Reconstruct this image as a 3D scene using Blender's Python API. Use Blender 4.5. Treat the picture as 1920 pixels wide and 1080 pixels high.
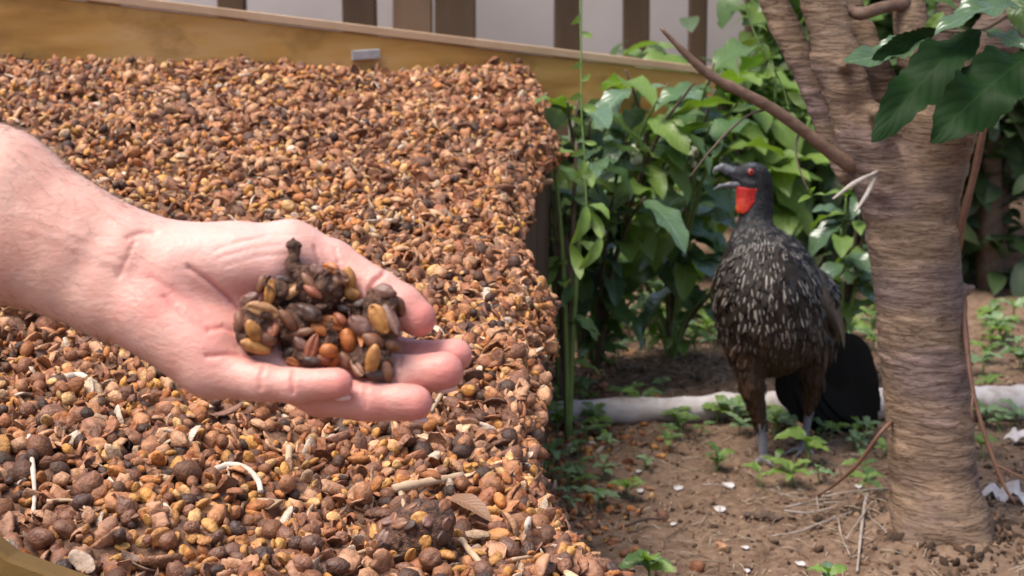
import bpy, math, random
import numpy as np
from mathutils import Vector, Matrix

for _o in list(bpy.data.objects):
    bpy.data.objects.remove(_o)
random.seed(7)
rng = np.random.default_rng(11)
SC = bpy.context.scene
COL = SC.collection

# ------------------------------------------------------------------ camera
F = 3000.0                       # focal length in pixels of the 1920 px wide photograph
CAMH = 0.683
PITCH = math.atan(540.0 / F)
cam = bpy.data.cameras.new('camera')
cam.sensor_width = 36.0
cam.lens = F / 1920.0 * 36.0
cam.clip_start = 0.02
cam.clip_end = 500.0
cam_o = bpy.data.objects.new('camera', cam)
COL.objects.link(cam_o)
cam_o.location = (0, 0, CAMH)
cam_o.rotation_euler = (math.pi / 2 - PITCH, 0, 0)
SC.camera = cam_o
cam.dof.use_dof = True
cam.dof.focus_distance = 1.2
cam.dof.aperture_fstop = (cam.lens / 1000.0) / 0.0038
cam.dof.aperture_blades = 0

# ------------------------------------------------------------------ world, sun, exposure
SUN_EL, SUN_AZ = math.radians(66), math.radians(238)      # azimuth measured from +Y clockwise
w = bpy.data.worlds.new('World')
SC.world = w
w.use_nodes = True
nt = w.node_tree
sky = nt.nodes.new('ShaderNodeTexSky')
sky.sky_type = 'NISHITA'
sky.sun_disc = False
sky.sun_elevation = SUN_EL
sky.sun_rotation = SUN_AZ
sky.dust_density = 4.0
sky.air_density = 1.0
nt.nodes['Background'].inputs['Strength'].default_value = 0.115
nt.links.new(sky.outputs[0], nt.nodes['Background'].inputs[0])
sun = bpy.data.lights.new('sun', 'SUN')
sun.energy = 2.1
sun.angle = math.radians(28)
sun.color = (1.0, 0.95, 0.87)
sun_o = bpy.data.objects.new('sun', sun)
COL.objects.link(sun_o)
_sd = Vector((math.sin(SUN_AZ) * math.cos(SUN_EL), math.cos(SUN_AZ) * math.cos(SUN_EL), math.sin(SUN_EL)))
sun_o.rotation_euler = _sd.to_track_quat('Z', 'Y').to_euler()
sun_o.location = (0, 0, 6)
SC.view_settings.view_transform = 'Standard'
SC.view_settings.look = 'None'
SC.view_settings.exposure = 1.1
SC.view_settings.gamma = 1.0

# ------------------------------------------------------------------ geometry helpers
CP, SP = math.cos(PITCH), math.sin(PITCH)
CAM = np.array([0, 0, CAMH])
RT = np.array([1.0, 0, 0])
FW = np.array([0, CP, -SP])
UP = np.array([0, SP, CP])
CMAT = np.array([RT, UP, -FW])          # rows: u, v, w axes


def P(px, py, d):
    return CAM + (px - 960) / F * d * RT + (540 - py) / F * d * UP + FW * d


def G(px, py, z=0.0):
    r = (px - 960) / F * RT + (540 - py) / F * UP + FW
    return CAM + r * ((z - CAMH) / r[2])


def gd(py, z=0.0):
    return (CAMH - z) / (SP - (540 - py) / F * CP)


def proj(p):
    q = np.atleast_2d(p) - CAM
    d = q @ FW
    return 960 + F * (q @ RT) / d, 540 - F * (q @ UP) / d, d


def _hash(ix, iy, iz, seed):
    h = (ix * 374761393 + iy * 668265263 + iz * 2147483647 + seed * 1274126177) & 0xFFFFFFFF
    h = ((h ^ (h >> 13)) * 1274126177) & 0xFFFFFFFF
    h = h ^ (h >> 16)
    return (h & 0xFFFF) / 65535.0 * 2 - 1


def noise(p, seed=0):
    p = np.asarray(p, float)
    i = np.floor(p).astype(np.int64)
    f = p - i
    f = f * f * (3 - 2 * f)
    r = 0
    for dx in (0, 1):
        wx = f[:, 0] if dx else 1 - f[:, 0]
        for dy in (0, 1):
            wy = f[:, 1] if dy else 1 - f[:, 1]
            for dz in (0, 1):
                wz = f[:, 2] if dz else 1 - f[:, 2]
                r = r + wx * wy * wz * _hash(i[:, 0] + dx, i[:, 1] + dy, i[:, 2] + dz, seed)
    return r


def fbm(p, oct=3, seed=0):
    r, a = 0, 1.0
    for k in range(oct):
        r = r + a * noise(p * 2.03 ** k + 17.3 * k, seed + k)
        a *= 0.5
    return r


def n2(x, y, s, seed=0, oct=3):
    x = np.asarray(x, float)
    y = np.asarray(y, float)
    return fbm(np.stack([x.ravel() * s, y.ravel() * s, np.zeros(x.size)], 1), oct, seed).reshape(x.shape)


def unit(v):
    v = np.asarray(v, float)
    return v / (np.linalg.norm(v) + 1e-12)


def mesh(name, V, Fc, mat, smooth=True, uv=None, col=None, colname='Col'):
    """Fc: (n,k) int array or list of such arrays; uv per vertex; col per vertex rgb or rgba"""
    V = np.asarray(V, np.float32)
    if isinstance(Fc, np.ndarray):
        Fc = [Fc]
    m = bpy.data.meshes.new(name)
    m.vertices.add(len(V))
    m.vertices.foreach_set('co', V.ravel())
    loops = np.concatenate([f.ravel() for f in Fc]).astype(np.int32)
    tot = np.concatenate([np.full(len(f), f.shape[1]) for f in Fc]).astype(np.int32)
    st = (np.cumsum(tot) - tot).astype(np.int32)
    m.loops.add(len(loops))
    m.loops.foreach_set('vertex_index', loops)
    m.polygons.add(len(tot))
    m.polygons.foreach_set('loop_start', st)
    m.polygons.foreach_set('loop_total', tot)
    m.update(calc_edges=True)
    m.polygons.foreach_set('use_smooth', np.full(len(tot), smooth))
    if uv is not None:
        l = m.uv_layers.new(name='UVMap')
        l.data.foreach_set('uv', np.asarray(uv, np.float32)[loops].ravel())
    if col is not None:
        col = np.asarray(col, np.float32)
        if col.shape[1] == 3:
            col = np.concatenate([col, np.ones((len(col), 1), np.float32)], 1)
        a = m.color_attributes.new(colname, 'FLOAT_COLOR', 'POINT')
        a.data.foreach_set('color', col.ravel())
    if mat is not None:
        m.materials.append(mat)
    m.validate()
    return m


def wloc(o):
    p = np.zeros(3)
    while o is not None:
        p = p + np.array(o.location)
        o = o.parent
    return p


def tag(o, label=None, cat=None, group=None, kind=None):
    if label:
        o['label'] = label
    if cat:
        o['category'] = cat
    if group:
        o['group'] = group
    if kind:
        o['kind'] = kind
    return o


def add(name, m, parent=None, loc=(0, 0, 0), **kw):
    o = bpy.data.objects.new(name, m)
    o.location = loc
    COL.objects.link(o)
    if parent is not None:
        o.parent = parent
    return tag(o, **kw)


def empty(name, loc, **kw):
    return add(name, None, None, tuple(float(c) for c in loc), **kw)


def build(name, V, Fc, mat, parent=None, base=None, smooth=True, uv=None, col=None, **kw):
    """V in world coordinates; stored relative to the parent or to `base`"""
    V = np.asarray(V, float)
    if parent is not None:
        return add(name, mesh(name, V - wloc(parent), Fc, mat, smooth, uv, col), parent, **kw)
    if base is None:
        base = np.array([V[:, 0].mean(), V[:, 1].mean(), V[:, 2].min()])
    return add(name, mesh(name, V - base, Fc, mat, smooth, uv, col), None, tuple(base), **kw)


class Bag:
    def __init__(s):
        s.V, s.F, s.U, s.C, s.n = [], {}, [], [], 0

    def add(s, V, Fc, uv=None, col=None):
        V = np.asarray(V, float)
        if isinstance(Fc, np.ndarray):
            Fc = [Fc]
        for f in Fc:
            s.F.setdefault(f.shape[1], []).append(f + s.n)
        s.V.append(V)
        s.U.append(np.zeros((len(V), 2)) if uv is None else np.asarray(uv))
        c = np.array([0.5, 0.5, 0.5]) if col is None else np.asarray(col, float)
        s.C.append(np.broadcast_to(c, (len(V), c.shape[-1])))
        s.n += len(V)

    def get(s):
        return np.concatenate(s.V), [np.concatenate(f) for f in s.F.values()], np.concatenate(s.U), np.concatenate(s.C)

    def build(s, name, mat, parent=None, base=None, smooth=True, **kw):
        V, Fc, U, C = s.get()
        return build(name, V, Fc, mat, parent, base, smooth, U, C, **kw)


# ---- signed distance modelling: round cones and ellipsoids, meshed with surface nets
def rc(p, a, b, r1, r2):
    a = np.asarray(a, np.float32)
    ba = np.asarray(b, np.float32) - a
    pa = p - a
    t = np.clip((pa @ ba) / max(float(ba @ ba), 1e-9), 0, 1)
    return np.linalg.norm(pa - t[:, None] * ba, axis=1) - (r1 + t * (r2 - r1))


def ell(p, c, r, R=None):
    q = p - np.asarray(c, np.float32)
    if R is not None:
        q = q @ np.asarray(R, np.float32).T
    r = np.asarray(r, np.float32)
    k0 = np.linalg.norm(q / r, axis=1)
    k1 = np.linalg.norm(q / (r * r), axis=1) + 1e-9
    return k0 * (k0 - 1) / k1


def smin(a, b, k):
    h = np.maximum(k - np.abs(a - b), 0) / k
    return np.minimum(a, b) - h * h * k * 0.25


def sdf_mesh(fn, lo, hi, h, B=8):
    lo = np.asarray(lo, float)
    nb = np.ceil((np.asarray(hi) - lo) / (h * B)).astype(int)
    n = nb * B + 1
    cs = [lo[k] + (np.arange(nb[k]) + 0.5) * B * h for k in range(3)]
    cc = np.stack(np.meshgrid(*cs, indexing='ij'), -1).reshape(-1, 3).astype(np.float32)
    dv = fn(cc)
    act = np.abs(dv) < B * h * 1.15
    val = np.repeat(np.repeat(np.repeat(np.sign(dv).reshape(nb) * 9.0, B, 0), B, 1), B, 2)
    val = np.pad(val, ((0, 1), (0, 1), (0, 1)), mode='edge').astype(np.float32)
    ids = np.argwhere(act.reshape(nb))
    g = np.stack(np.meshgrid(*[np.arange(B + 1)] * 3, indexing='ij'), -1).reshape(-1, 3)
    for s in range(0, len(ids), 400):
        gi = (ids[s:s + 400, None, :] * B + g[None]).reshape(-1, 3)
        val[gi[:, 0], gi[:, 1], gi[:, 2]] = fn((lo + gi * h).astype(np.float32))
    ins = val < 0
    cnt = np.zeros(np.array(n) - 1, np.uint8)
    for c in np.ndindex(2, 2, 2):
        cnt += ins[c[0]:n[0] - 1 + c[0], c[1]:n[1] - 1 + c[1], c[2]:n[2] - 1 + c[2]]
    actc = (cnt > 0) & (cnt < 8)
    idx = np.argwhere(actc)
    vid = np.full(actc.shape, -1, np.int64)
    vid[actc] = np.arange(len(idx))
    acc = np.zeros((len(idx), 3))
    num = np.zeros(len(idx))
    cor = list(np.ndindex(2, 2, 2))
    for c1 in cor:
        for ax in range(3):
            if c1[ax] == 0:
                c2 = list(c1)
                c2[ax] = 1
                v1 = val[idx[:, 0] + c1[0], idx[:, 1] + c1[1], idx[:, 2] + c1[2]]
                v2 = val[idx[:, 0] + c2[0], idx[:, 1] + c2[1], idx[:, 2] + c2[2]]
                cr = (v1 < 0) != (v2 < 0)
                t = np.where(cr, v1 / np.where(cr, v1 - v2, 1), 0)
                q = np.tile(np.array(c1, float), (len(idx), 1))
                q[:, ax] += t
                acc += q * cr[:, None]
                num += cr
    V = lo + (idx + acc / num[:, None]) * h
    Q = []
    for ax in range(3):
        o1, o2 = [(1, 2), (2, 0), (0, 1)][ax]
        sl0 = [slice(1, -1)] * 3
        sl1 = [slice(1, -1)] * 3
        sl0[ax] = slice(0, -1)
        sl1[ax] = slice(1, None)
        a, b = ins[tuple(sl0)], ins[tuple(sl1)]
        for flip in (0, 1):
            e = np.argwhere((a & ~b) if not flip else (~a & b))
            if not len(e):
                continue
            off = np.ones(3, int)
            off[ax] = 0
            e = e + off
            qs = []
            for d1, d2 in ((-1, -1), (0, -1), (0, 0), (-1, 0)):
                k = e.copy()
                k[:, o1] += d1
                k[:, o2] += d2
                qs.append(vid[k[:, 0], k[:, 1], k[:, 2]])
            q = np.stack(qs, 1)
            Q.append(q if not flip else q[:, ::-1])
    Q = np.concatenate(Q)
    return V, Q[(Q >= 0).all(1)]


def vnormals(V, Q):
    n = np.cross(V[Q[:, 2]] - V[Q[:, 0]], V[Q[:, -1]] - V[Q[:, 1]])
    N = np.zeros_like(V)
    for k in range(Q.shape[1]):
        for a in range(3):
            N[:, a] += np.bincount(Q[:, k], n[:, a], len(V))
    return N / (np.linalg.norm(N, axis=1)[:, None] + 1e-12)


def laplace(V, Q, it=2, lam=0.5):
    deg = np.zeros(len(V))
    E = np.concatenate([np.stack([Q[:, k], Q[:, (k + 1) % Q.shape[1]]], 1) for k in range(Q.shape[1])])
    for k in (0, 1):
        deg += np.bincount(E[:, k], minlength=len(V))
    for _ in range(it):
        S = np.zeros_like(V)
        for a in range(3):
            S[:, a] = np.bincount(E[:, 0], V[E[:, 1], a], len(V)) + np.bincount(E[:, 1], V[E[:, 0], a], len(V))
        V = V + lam * (S / np.maximum(deg, 1)[:, None] - V)
    return V


def tube(path, rad, seg=8, res=1, jit=0.0, seed=0):
    """swept tube through points; rad scalar or list"""
    path = np.asarray(path, float)
    rad = np.broadcast_to(np.asarray(rad, float), (len(path),))
    if res > 1 and len(path) > 2:
        pts, rr = [], []
        Pp = np.vstack([2 * path[0] - path[1], path, 2 * path[-1] - path[-2]])
        for i in range(len(path) - 1):
            p0, p1, p2, p3 = Pp[i:i + 4]
            for s in np.arange(res) / res:
                pts.append(0.5 * (2 * p1 + (p2 - p0) * s + (2 * p0 - 5 * p1 + 4 * p2 - p3) * s * s + (3 * p1 - p0 - 3 * p2 + p3) * s ** 3))
                rr.append(rad[i] + (rad[i + 1] - rad[i]) * s)
        pts.append(path[-1])
        rr.append(rad[-1])
        path, rad = np.array(pts), np.array(rr)
    n = len(path)
    r_ = np.random.default_rng(seed)
    if jit:
        rad = rad * (1 + r_.normal(0, jit, n))
    T = np.gradient(path, axis=0)
    T /= np.linalg.norm(T, axis=1)[:, None] + 1e-12
    up = np.array([0.31, 0.22, 0.93])
    if abs(T[0] @ up) > 0.9:
        up = np.array([0.9, -0.3, 0.1])
    V = []
    nprev = unit(np.cross(T[0], up))
    for i in range(n):
        nprev = unit(nprev - (nprev @ T[i]) * T[i])
        b = np.cross(T[i], nprev)
        a = np.arange(seg) / seg * 2 * np.pi
        V.append(path[i] + rad[i] * (np.cos(a)[:, None] * nprev + np.sin(a)[:, None] * b))
    V = np.concatenate(V + [path[:1], path[-1:]])
    i, j = np.meshgrid(np.arange(n - 1), np.arange(seg), indexing='ij')
    j2 = (j + 1) % seg
    Q = np.stack([i * seg + j, i * seg + j2, (i + 1) * seg + j2, (i + 1) * seg + j], -1).reshape(-1, 4)
    k = np.arange(seg)
    c0 = np.stack([np.full(seg, n * seg), (k + 1) % seg, k], 1)
    c1 = np.stack([np.full(seg, n * seg + 1), (n - 1) * seg + k, (n - 1) * seg + (k + 1) % seg], 1)
    return V, [Q, np.concatenate([c0, c1])]


def sphere(seg, rings):
    th = np.pi * np.arange(1, rings) / rings
    ph = 2 * np.pi * np.arange(seg) / seg
    V = np.stack([np.outer(np.sin(th), np.cos(ph)), np.outer(np.sin(th), np.sin(ph)),
                  np.outer(np.cos(th), np.ones(seg))], -1).reshape(-1, 3)
    V = np.concatenate([V, [[0, 0, 1], [0, 0, -1]]])
    n = rings - 1
    i, j = np.meshgrid(np.arange(n - 1), np.arange(seg), indexing='ij')
    j2 = (j + 1) % seg
    Q = np.stack([i * seg + j, (i + 1) * seg + j, (i + 1) * seg + j2, i * seg + j2], -1).reshape(-1, 4)
    k = np.arange(seg)
    t0 = np.stack([np.full(seg, n * seg), k, (k + 1) % seg], 1)
    t1 = np.stack([np.full(seg, n * seg + 1), (n - 1) * seg + (k + 1) % seg, (n - 1) * seg + k], 1)
    return V, [Q, np.concatenate([t0, t1])]


def box(c0, c1):
    x0, y0, z0 = c0
    x1, y1, z1 = c1
    V = np.array([[x, y, z] for x in (x0, x1) for y in (y0, y1) for z in (z0, z1)], float)
    Q = np.array([[0, 1, 3, 2], [4, 6, 7, 5], [0, 4, 5, 1], [2, 3, 7, 6], [0, 2, 6, 4], [1, 5, 7, 3]])
    return V, Q


def beam(a, b, up, wid, hgt, nseg=1, wob=0.0, seed=0):
    """rectangular board from a to b with bevelled look, `up` height direction"""
    a, b = np.asarray(a, float), np.asarray(b, float)
    t = unit(b - a)
    up = unit(np.asarray(up, float) - (np.asarray(up) @ t) * t)
    s = np.cross(t, up)
    e = min(wid, hgt) * 0.08
    pr = [(-wid / 2 + e, -hgt / 2), (wid / 2 - e, -hgt / 2), (wid / 2, -hgt / 2 + e), (wid / 2, hgt / 2 - e),
          (wid / 2 - e, hgt / 2), (-wid / 2 + e, hgt / 2), (-wid / 2, hgt / 2 - e), (-wid / 2, -hgt / 2 + e)]
    r_ = np.random.default_rng(seed)
    V = []
    for i in range(nseg + 1):
        c = a + (b - a) * i / nseg + (s * r_.normal(0, wob) + up * r_.normal(0, wob))
        for x, y in pr:
            V.append(c + s * x + up * y)
    Q = []
    for i in range(nseg):
        for k in range(8):
            Q.append([i * 8 + k, i * 8 + (k + 1) % 8, (i + 1) * 8 + (k + 1) % 8, (i + 1) * 8 + k])
    O = np.array([[7, 6, 5, 4, 3, 2, 1, 0], [nseg * 8 + k for k in range(8)]])
    return np.array(V), [np.array(Q), O]


def leaf(p0, p1, width, nrm, bend=0.15, fold=0.25, wave=0.0, serr=0.0, n=10, m=2, shape=0.42, twist=0.0, seed=0, thick=0.0):
    """leaf blade from stalk p0 to tip p1; nrm = upper side"""
    p0, p1 = np.asarray(p0, float), np.asarray(p1, float)
    L = np.linalg.norm(p1 - p0)
    t = (p1 - p0) / L
    nrm = unit(np.asarray(nrm, float) - (np.asarray(nrm) @ t) * t)
    s = np.cross(t, nrm)
    r_ = np.random.default_rng(seed)
    ph = r_.uniform(0, 6.28, 3)
    V, U = [], []
    for i in range(n + 1):
        q = i / n
        wdt = width * 0.5 * (q ** 0.75) * ((1 - q) ** 0.8) / ((shape ** 0.75) * (1 - shape) ** 0.8)
        if i == n:
            wdt = width * 0.004
        ws = 1 + serr * (1 if i % 2 else -1)
        c = p0 + t * L * q + nrm * (bend * L * 4 * q * (1 - q))
        ang = twist * (q - 0.3)
        sr = s * math.cos(ang) + nrm * math.sin(ang)
        nr = nrm * math.cos(ang) - s * math.sin(ang)
        for j in range(-m, m + 1):
            x = j / m
            z = abs(x) * fold + wave * abs(x) * math.sin(q * 17 + ph[0 if j < 0 else 1]) - 0.12 * fold * x * x
            V.append(c + sr * wdt * x * (ws if abs(j) == m else 1) + nr * wdt * z)
            U.append((0.5 + 0.5 * x, q))
    k = 2 * m + 1
    i, j = np.meshgrid(np.arange(n), np.arange(k - 1), indexing='ij')
    Q = np.stack([i * k + j, i * k + j + 1, (i + 1) * k + j + 1, (i + 1) * k + j], -1).reshape(-1, 4)
    return np.array(V), Q[:, ::-1], np.array(U)


# ------------------------------------------------------------------ material helpers
def new_mat(name):
    m = bpy.data.materials.new(name)
    m.use_nodes = True
    t = m.node_tree
    b = t.nodes['Principled BSDF']
    return m, t, b


def N(t, typ, **kw):
    n = t.nodes.new(typ)
    for k, v in kw.items():
        if k.startswith('i_'):
            n.inputs[k[2:].replace('_', ' ')].default_value = v
        else:
            setattr(n, k, v)
    return n


def ramp(t, src, stops):
    r = t.nodes.new('ShaderNodeValToRGB')
    e = r.color_ramp.elements
    while len(e) < len(stops):
        e.new(0.5)
    for k, (p, c) in enumerate(stops):
        e[k].position = p
        e[k].color = (*c, 1) if len(c) == 3 else c
    t.links.new(src, r.inputs[0])
    return r.outputs[0]


def mixc(t, fac, a, b, typ='MIX'):
    n = t.nodes.new('ShaderNodeMix')
    n.data_type = 'RGBA'
    n.blend_type = typ
    for sock, v in ((n.inputs[0], fac), (n.inputs[6], a), (n.inputs[7], b)):
        if hasattr(v, 'links'):
            t.links.new(v, sock)
        elif isinstance(v, (int, float)):
            sock.default_value = v
        else:
            sock.default_value = (*v, 1)
    return n.outputs[2]


def tex(t, scale, detail=4, rough=0.55, coord='Object', sc=(1, 1, 1), dist=0.0):
    c = t.nodes.new('ShaderNodeTexCoord')
    mp = t.nodes.new('ShaderNodeMapping')
    mp.inputs['Scale'].default_value = sc
    n = t.nodes.new('ShaderNodeTexNoise')
    n.inputs['Scale'].default_value = scale
    n.inputs['Detail'].default_value = detail
    n.inputs['Roughness'].default_value = rough
    n.inputs['Distortion'].default_value = dist
    t.links.new(c.outputs[coord], mp.inputs[0])
    t.links.new(mp.outputs[0], n.inputs['Vector'])
    return n.outputs['Fac']


def bump(t, b, h, strength=0.3, dist=0.002, prev=None):
    n = t.nodes.new('ShaderNodeBump')
    n.inputs['Strength'].default_value = strength
    n.inputs['Distance'].default_value = dist
    t.links.new(h, n.inputs['Height'])
    if prev is not None:
        t.links.new(prev, n.inputs['Normal'])
    t.links.new(n.outputs[0], b.inputs['Normal'])
    return n.outputs[0]


def noisy(name, c1, c2, scale=30, rough=0.7, bs=0.3, bd=0.002, c3=None, spec=0.4, sc=(1, 1, 1), detail=5):
    m, t, b = new_mat(name)
    f = tex(t, scale, detail, sc=sc)
    st = [(0.3, c1), (0.7, c2)] if c3 is None else [(0.28, c1), (0.5, c2), (0.72, c3)]
    t.links.new(ramp(t, f, st), b.inputs['Base Color'])
    b.inputs['Roughness'].default_value = rough
    b.inputs['Specular IOR Level'].default_value = spec
    bump(t, b, tex(t, scale * 3, 4, sc=sc), bs, bd)
    return m


def attr_mat(name, rough=0.55, scale=150, amt=0.35, bs=0.35, bd=0.001, spec=0.4, dark=(0.35, 0.3, 0.28)):
    """colour comes from the Col attribute, mottled by noise"""
    m, t, b = new_mat(name)
    a = N(t, 'ShaderNodeVertexColor', layer_name='Col')
    f = tex(t, scale, 4)
    c = mixc(t, ramp(t, f, [(0.38, (0, 0, 0)), (0.66, (amt, amt, amt))]), a.outputs[0], mixc(t, 1.0, a.outputs[0], dark, 'MULTIPLY'))
    t.links.new(c, b.inputs['Base Color'])
    b.inputs['Roughness'].default_value = rough
    b.inputs['Specular IOR Level'].default_value = spec
    bump(t, b, tex(t, scale * 2.2, 3), bs, bd)
    return m


def obj_mat(name, c1, c2, rough=0.55, bs=0.8, bd=0.002, spec=0.45, scale=180, dark=(0.3, 0.25, 0.22)):
    """per-object random colour between c1 and c2 (for shared meshes)"""
    m, t, b = new_mat(name)
    oi = N(t, 'ShaderNodeObjectInfo')
    base = ramp(t, oi.outputs['Random'], [(0, c1), (1, c2)])
    f = tex(t, scale, 4)
    c = mixc(t, ramp(t, f, [(0.42, (0, 0, 0)), (0.68, (0.65, 0.65, 0.65))]), base, mixc(t, 1.0, base, dark, 'MULTIPLY'))
    t.links.new(c, b.inputs['Base Color'])
    b.inputs['Roughness'].default_value = rough
    b.inputs['Specular IOR Level'].default_value = spec
    bump(t, b, tex(t, scale * 2, 3), bs, bd)
    return m


def leaf_mat(name, top, vein, back, rough=0.3, trans=0.35, scale=40, spec=0.5, use_col=False):
    m, t, b = new_mat(name)
    uv = N(t, 'ShaderNodeUVMap')
    sep = N(t, 'ShaderNodeSeparateXYZ')
    t.links.new(uv.outputs[0], sep.inputs[0])

    def M(op, a, b2=0.0, c=0.0):
        n = t.nodes.new('ShaderNodeMath')
        n.operation = op
        for k, v in enumerate((a, b2, c)):
            if hasattr(v, 'links'):
                t.links.new(v, n.inputs[k])
            else:
                n.inputs[k].default_value = v
        return n.outputs[0]
    ax = M('ABSOLUTE', M('SUBTRACT', sep.outputs[0], 0.5))
    mid = M('LESS_THAN', ax, 0.022)
    sv = M('SINE', M('MULTIPLY', M('SUBTRACT', sep.outputs[1], M('MULTIPLY', ax, 0.45)), 62.0))
    side = M('MULTIPLY', M('GREATER_THAN', sv, 0.93), 0.45)
    vf = M('MAXIMUM', M('MULTIPLY', mid, 0.8), side)
    f = tex(t, scale, 3)
    if use_col:
        a = N(t, 'ShaderNodeVertexColor', layer_name='Col')
        base = mixc(t, f, a.outputs[0], mixc(t, 1.0, a.outputs[0], (0.55, 0.6, 0.6), 'MULTIPLY'))
        base = mixc(t, M('MULTIPLY', vf, 0.5), base, mixc(t, 0.5, a.outputs[0], vein))
    else:
        base = mixc(t, f, top, tuple(0.6 * x for x in top))
        base = mixc(t, vf, base, vein)
    geo = N(t, 'ShaderNodeNewGeometry')
    if use_col:
        bk = mixc(t, 0.5, base, back)
    else:
        bk = mixc(t, vf, back, vein)
    cc = mixc(t, geo.outputs['Backfacing'], base, bk)
    t.links.new(cc, b.inputs['Base Color'])
    b.inputs['Roughness'].default_value = rough
    b.inputs['Specular IOR Level'].default_value = spec
    bump(t, b, sv, 0.25, 0.0006)
    tr = N(t, 'ShaderNodeBsdfTranslucent')
    t.links.new(mixc(t, 1.0, cc, (1.0, 1.1, 0.35), 'MULTIPLY'), tr.inputs[0])
    mx = N(t, 'ShaderNodeMixShader')
    mx.inputs[0].default_value = trans
    t.links.new(b.outputs[0], mx.inputs[1])
    t.links.new(tr.outputs[0], mx.inputs[2])
    t.links.new(mx.outputs[0], t.nodes['Material Output'].inputs[0])
    return m


# ------------------------------------------------------------------ the ground
def ground_z(x, y):
    x = np.asarray(x, float)
    y = np.asarray(y, float)
    near = np.exp(-((np.hypot(x - 0.5, y - 2.4)) / 2.5) ** 2)
    mound = 0.034 * np.exp(-(np.hypot(x - 0.548, y - 1.99) / 0.115) ** 2) * (1 + 0.35 * n2(x, y, 26, 9, 2))
    rise = 0.02 * np.clip((y - 3.0) / 2.0, 0, 1)
    return mound + rise + near * (0.007 * n2(x, y, 6, 3, 3) + 0.0035 * n2(x, y, 38, 5, 2) + 0.0016 * n2(x, y, 130, 6, 2))


def make_ground():
    def axis(c, dense, n, far, m):
        a = np.linspace(-dense, dense, n)
        g = dense + (far - dense) * (np.arange(1, m + 1) / m) ** 3
        return np.concatenate([c - g[::-1], c + a, c + g])
    xs = axis(0.45, 0.75, 420, 120, 40)
    ys = axis(2.5, 1.0, 480, 120, 40)
    X, Y = np.meshgrid(xs, ys, indexing='ij')
    Z = ground_z(X, Y)
    V = np.stack([X, Y, Z], -1).reshape(-1, 3)
    i, j = np.meshgrid(np.arange(len(xs) - 1), np.arange(len(ys) - 1), indexing='ij')
    k = len(ys)
    Q = np.stack([i * k + j, (i + 1) * k + j, (i + 1) * k + j + 1, i * k + j + 1], -1).reshape(-1, 4)
    m, t, b = new_mat('soil')
    f1 = tex(t, 5, 5)
    f2 = tex(t, 70, 6, 0.65)
    f3 = tex(t, 380, 3)
    c = ramp(t, f2, [(0.28, (0.085, 0.054, 0.037)), (0.5, (0.205, 0.137, 0.096)), (0.72, (0.33, 0.235, 0.17))])
    c = mixc(t, ramp(t, f1, [(0.35, (0, 0, 0)), (0.65, (0.8, 0.8, 0.8))]), c, mixc(t, 0.55, c, (0.285, 0.20, 0.148)))
    c = mixc(t, ramp(t, tex(t, 11, 5, 0.7), [(0.52, (0, 0, 0)), (0.68, (0.75, 0.75, 0.75))]), c, mixc(t, 1.0, c, (0.42, 0.36, 0.33), 'MULTIPLY'))
    c = mixc(t, ramp(t, f3, [(0.62, (0, 0, 0)), (0.72, (0.7, 0.7, 0.7))]), c, (0.42, 0.30, 0.21))
    c = mixc(t, 1.0, c, (0.78, 0.74, 0.70), 'MULTIPLY')
    t.links.new(c, b.inputs['Base Color'])
    b.inputs['Roughness'].default_value = 0.95
    b.inputs['Specular IOR Level'].default_value = 0.15
    p = bump(t, b, f2, 0.6, 0.006)
    bump(t, b, f3, 0.5, 0.0015, p)
    add('ground', mesh('ground', V, Q, m), kind='structure')
    return m


M_soil = make_ground()


def gz(x, y):
    return float(ground_z(np.array([x]), np.array([y]))[0])


# ------------------------------------------------------------------ the heap of coffee pulp
PLA, PLB = P(-420, -86, 2.32), P(1330, 126, 3.02)          # upper edge of the retaining board


def plank_y(x):
    return PLA[1] + (PLB[1] - PLA[1]) * (x - PLA[0]) / (PLB[0] - PLA[0])


def edge_x(y):
    y = np.asarray(y, float)
    return 0.013 * np.sin(8.0 * y + 0.6) + 0.008 * np.sin(19.0 * y) + np.interp(y, [0.6, 1.05, 1.3, 1.65, 2.0, 2.5, 2.8], [0.085, 0.062, 0.008, -0.010, -0.004, 0.018, 0.028])


def edge_w(y):
    return np.interp(y, [1.05, 1.35, 1.7, 2.6], [0.045, 0.035, 0.03, 0.03])


def heap_z(x, y):
    x = np.asarray(x, float)
    y = np.asarray(y, float)
    pl = 0.293 + 0.163 * (y - 1.08) - np.interp(y, [1.0, 2.4], [0.02, 0.12]) * (x + 0.2)
    pl = pl + 0.014 * n2(x, y, 7, 21, 2) + 0.006 * n2(x, y, 30, 22, 2)
    e = edge_x(y) + 0.012 * n2(x * 0 + 1, y, 9, 23, 2)
    t = np.clip((x - e) / edge_w(y), 0, 1)
    t = t * t * (3 - 2 * t)
    fr = np.clip((y - 0.30) / 0.5, 0, 1)
    bk = np.clip((y - plank_y(x) - 0.03) / 0.02, 0, 1)
    z = (pl * (1 - t) - 0.03 * t) * fr
    return z * (1 - bk) - 0.05 * bk


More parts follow.
